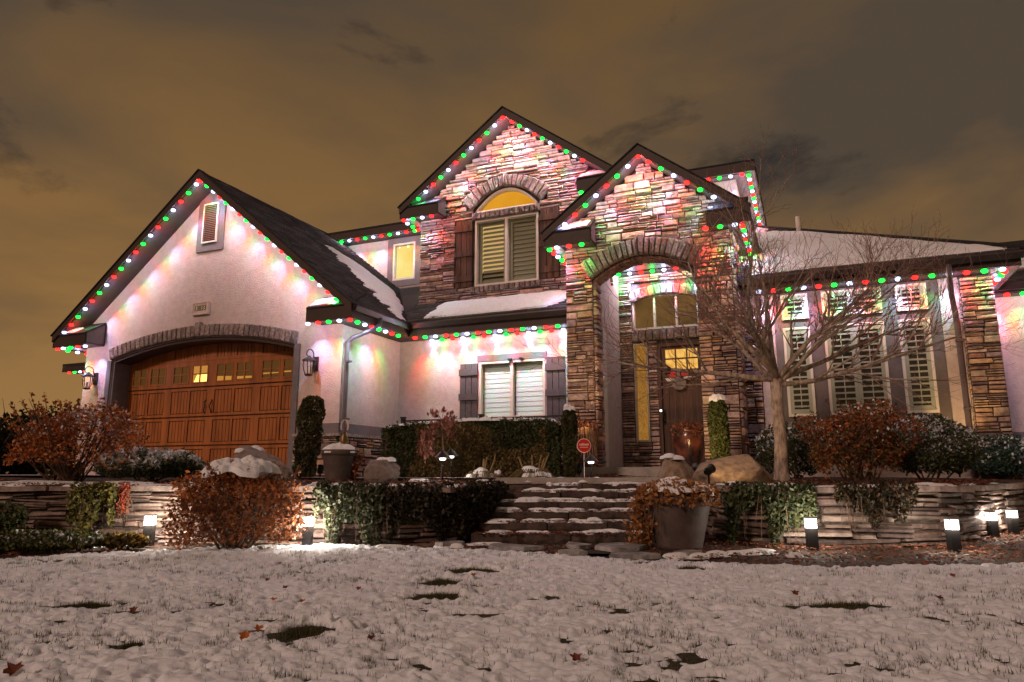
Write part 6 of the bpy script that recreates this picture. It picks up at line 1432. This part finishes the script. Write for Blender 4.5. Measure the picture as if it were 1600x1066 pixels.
def lawn():
    nv, nu = 430, 760; vs = 1.6 * (7.6 / 1.6) ** np.linspace(0, 1, nv); t = np.linspace(-1, 1, nu); V = vs[:, None] * np.ones((1, nu)); U = t[None, :] * (V * .86 + .7)
    H = snow_h(U, V); P = U[..., None] * RT + V[..., None] * FH; P[..., 2] = LAWN_Z + H; I = np.arange(nv * nu).reshape(nv, nu)
    Q = np.stack([I[:-1, :-1], I[:-1, 1:], I[1:, 1:], I[1:, :-1]], -1).reshape(-1, 4); mk = (H > -.05).ravel(); Q = Q[mk[Q].all(1)]
    SN = mat('lawn_snow', (0.80, 0.84, 0.92), .8, .3, 60, .06, 14, spec=.35)
    o = new_obj('lawn_snow', np_mesh('lawn_snow', P.reshape(-1, 3), Q, SN, smooth=True)); tag(o, 'thin lumpy snow covering the front lawn', 'snow', kind='stuff')
    g = np.linspace(-9, 9, 2); poly = [uv(-12, -6), uv(12, -6)] + [uv(u, float(edge_v(u)) - .02) for u in np.linspace(12, -12, 60)]
    o = MB().add([(p[0], p[1], LAWN_Z + .001) for p in poly], [tuple(range(len(poly)))]).build('lawn', mat('lawn_turf', (0.055, 0.050, 0.024), .95, 1.0, 60, .5, 30), kind='structure')
    # snow behind and beside the camera, out to where the fine sheet starts
    sheet('lawn_snow_far', [tuple(uv(-12, -6)[:2]), tuple(uv(12, -6)[:2]), tuple(uv(12, 1.62)[:2]), tuple(uv(-12, 1.62)[:2])], LAWN_Z + .016, SN)
    # grass blades: dense in bare patches, sparse pokes elsewhere
    rng = np.random.default_rng(181); n = 90000; v = 1.8 + 5.2 * rng.random(n) ** .75; u = rng.uniform(-1, 1, n) * (v * .8 + .5); h = snow_h(u, v); cl = fbm(u * 6, v * 6, 182)
    keep = (v < edge_v(u)) & ((h < .004) | ((cl > .60) & (rng.random(n) < .40)) | (rng.random(n) < .05)); u, v, h = u[keep], v[keep], h[keep]; bare = h < .004
    extra_u, extra_v = [], []
    for hu, hv, a, b, d in HOLES:
        k = int(9000 * a * b / .02 * .35); extra_u.append(hu + rng.normal(0, a * .42, k)); extra_v.append(hv + rng.normal(0, b * .9, k))
    tn = 4200; tv = 1.9 + 5.0 * rng.random(tn) ** .8; tu = rng.uniform(-1, 1, tn) * (tv * .8 + .4); tk = (fbm(tu * 1.9, tv * 2.6, 180) > .47 + .1 * rng.random(tn)) & (tv < edge_v(tu) - .02); tu, tv = tu[tk], tv[tk]
    for q in range(11): extra_u.append(tu + rng.normal(0, .014, len(tu))); extra_v.append(tv + rng.normal(0, .014, len(tu)))
    eu, ev = np.concatenate(extra_u), np.concatenate(extra_v); u = np.concatenate([u, eu]); v = np.concatenate([v, ev]); bare = np.concatenate([bare, np.ones(len(eu), bool)]); n = len(u); h = snow_h(u, v)
    b0 = u[:, None] * RT + v[:, None] * FH; b0[:, 2] = LAWN_Z + np.maximum(h, 0) - .004; L_ = np.where(bare, rng.uniform(.012, .04, n), rng.uniform(.012, .038, n)); a = rng.uniform(0, 6.28, n); lean = rng.uniform(.1, .8, n); d = np.stack([np.cos(a) * lean, np.sin(a) * lean, np.ones(n)], 1); d /= np.linalg.norm(d, axis=1)[:, None]
    w = np.stack([-np.sin(a), np.cos(a), np.zeros(n)], 1) * .0016; tip = b0 + d * L_[:, None]; VV = np.stack([b0 - w, b0 + w, tip], 1).reshape(-1, 3); pal = [(0.055, 0.062, 0.018), (0.085, 0.085, 0.028), (0.035, 0.040, 0.014), (0.11, 0.085, 0.035)]
    o = new_obj('grass', np_mesh('grass', VV, np.arange(3 * n).reshape(n, 3), LEAF, np.repeat(pick(rng, pal, n), 3, 0))); tag(o, 'short grass blades poking through the lawn snow', 'grass', kind='stuff')
lawn()
# ---- single fallen leaves on the snow
def lawn_leaves():
    r = np.random.default_rng(191); me = None
    spots = [(20, 1054, .060, 'curled brown leaf on the snow at the bottom left corner'), (382, 1001, .050, 'orange leaf on the snow left of the bare grass hole'), (405, 982, .042, 'smaller orange leaf just above the grass hole'), (208, 958, .040, 'dark red leaf lying on the left side of the lawn'), (472, 943, .036, 'orange-brown leaf lower of two near the middle of the lawn'), (428, 941, .036, 'brown leaf left of the two orange ones mid lawn'), (446, 923, .036, 'dark red leaf near the top of the lawn'), (580, 1003, .034, 'dark red leaf right of the grass hole'), (418, 908, .034, 'dark red leaf higher up the lawn near the bollard light'), (740, 904, .036, 'orange leaf beside the upper footprint hole'), (560, 928, .030, 'tiny red leaf below the footprints on the lawn'), (900, 1035, .042, 'dark leaf on the lower middle snow'), (1243, 934, .042, 'brown leaf at the left end of the long bare streak'), (1488, 902, .044, 'dark red leaf on the upper right snow'), (1468, 941, .040, 'dark red leaf below the upper right one')]
    for px, py, s, lab in spots:
        p = on_z(px, py, LAWN_Z + .02); u, v = to_uv(p); p[2] = LAWN_Z + float(snow_h(np.array(u), np.array(v))) + .004; th = np.linspace(0, 2 * math.pi, 14, endpoint=False); rr = s * (.75 + .25 * np.cos(th * 5 + r.uniform(0, 6))); tilt = r.uniform(.25, .8); az = r.uniform(-.6, .6)
        V = [p + np.array([0, 0, s * .22])]
        for a, q in zip(th, rr):
            x, y = q * math.cos(a), q * math.sin(a); V.append(p + RT * x * .62 + FH * y * math.cos(tilt) * .62 + np.array([0, 0, max(0, (y + s) * math.sin(tilt) * .5 + .004 + .25 * abs(x))]))
        mb = MB().add(V, [(0, 1 + i, 1 + (i + 1) % 14) for i in range(14)]); k = r.uniform(.7, 1.3); base = (0.36, 0.11, 0.025) if 'orange' in lab else (0.16, 0.045, 0.025); mb.c = [tuple(np.array(base) * k)] * len(mb.v)
        tag(mb.build('fallen_leaf', LEAF), lab, 'leaf', 'fallen leaves on the lawn')
lawn_leaves()
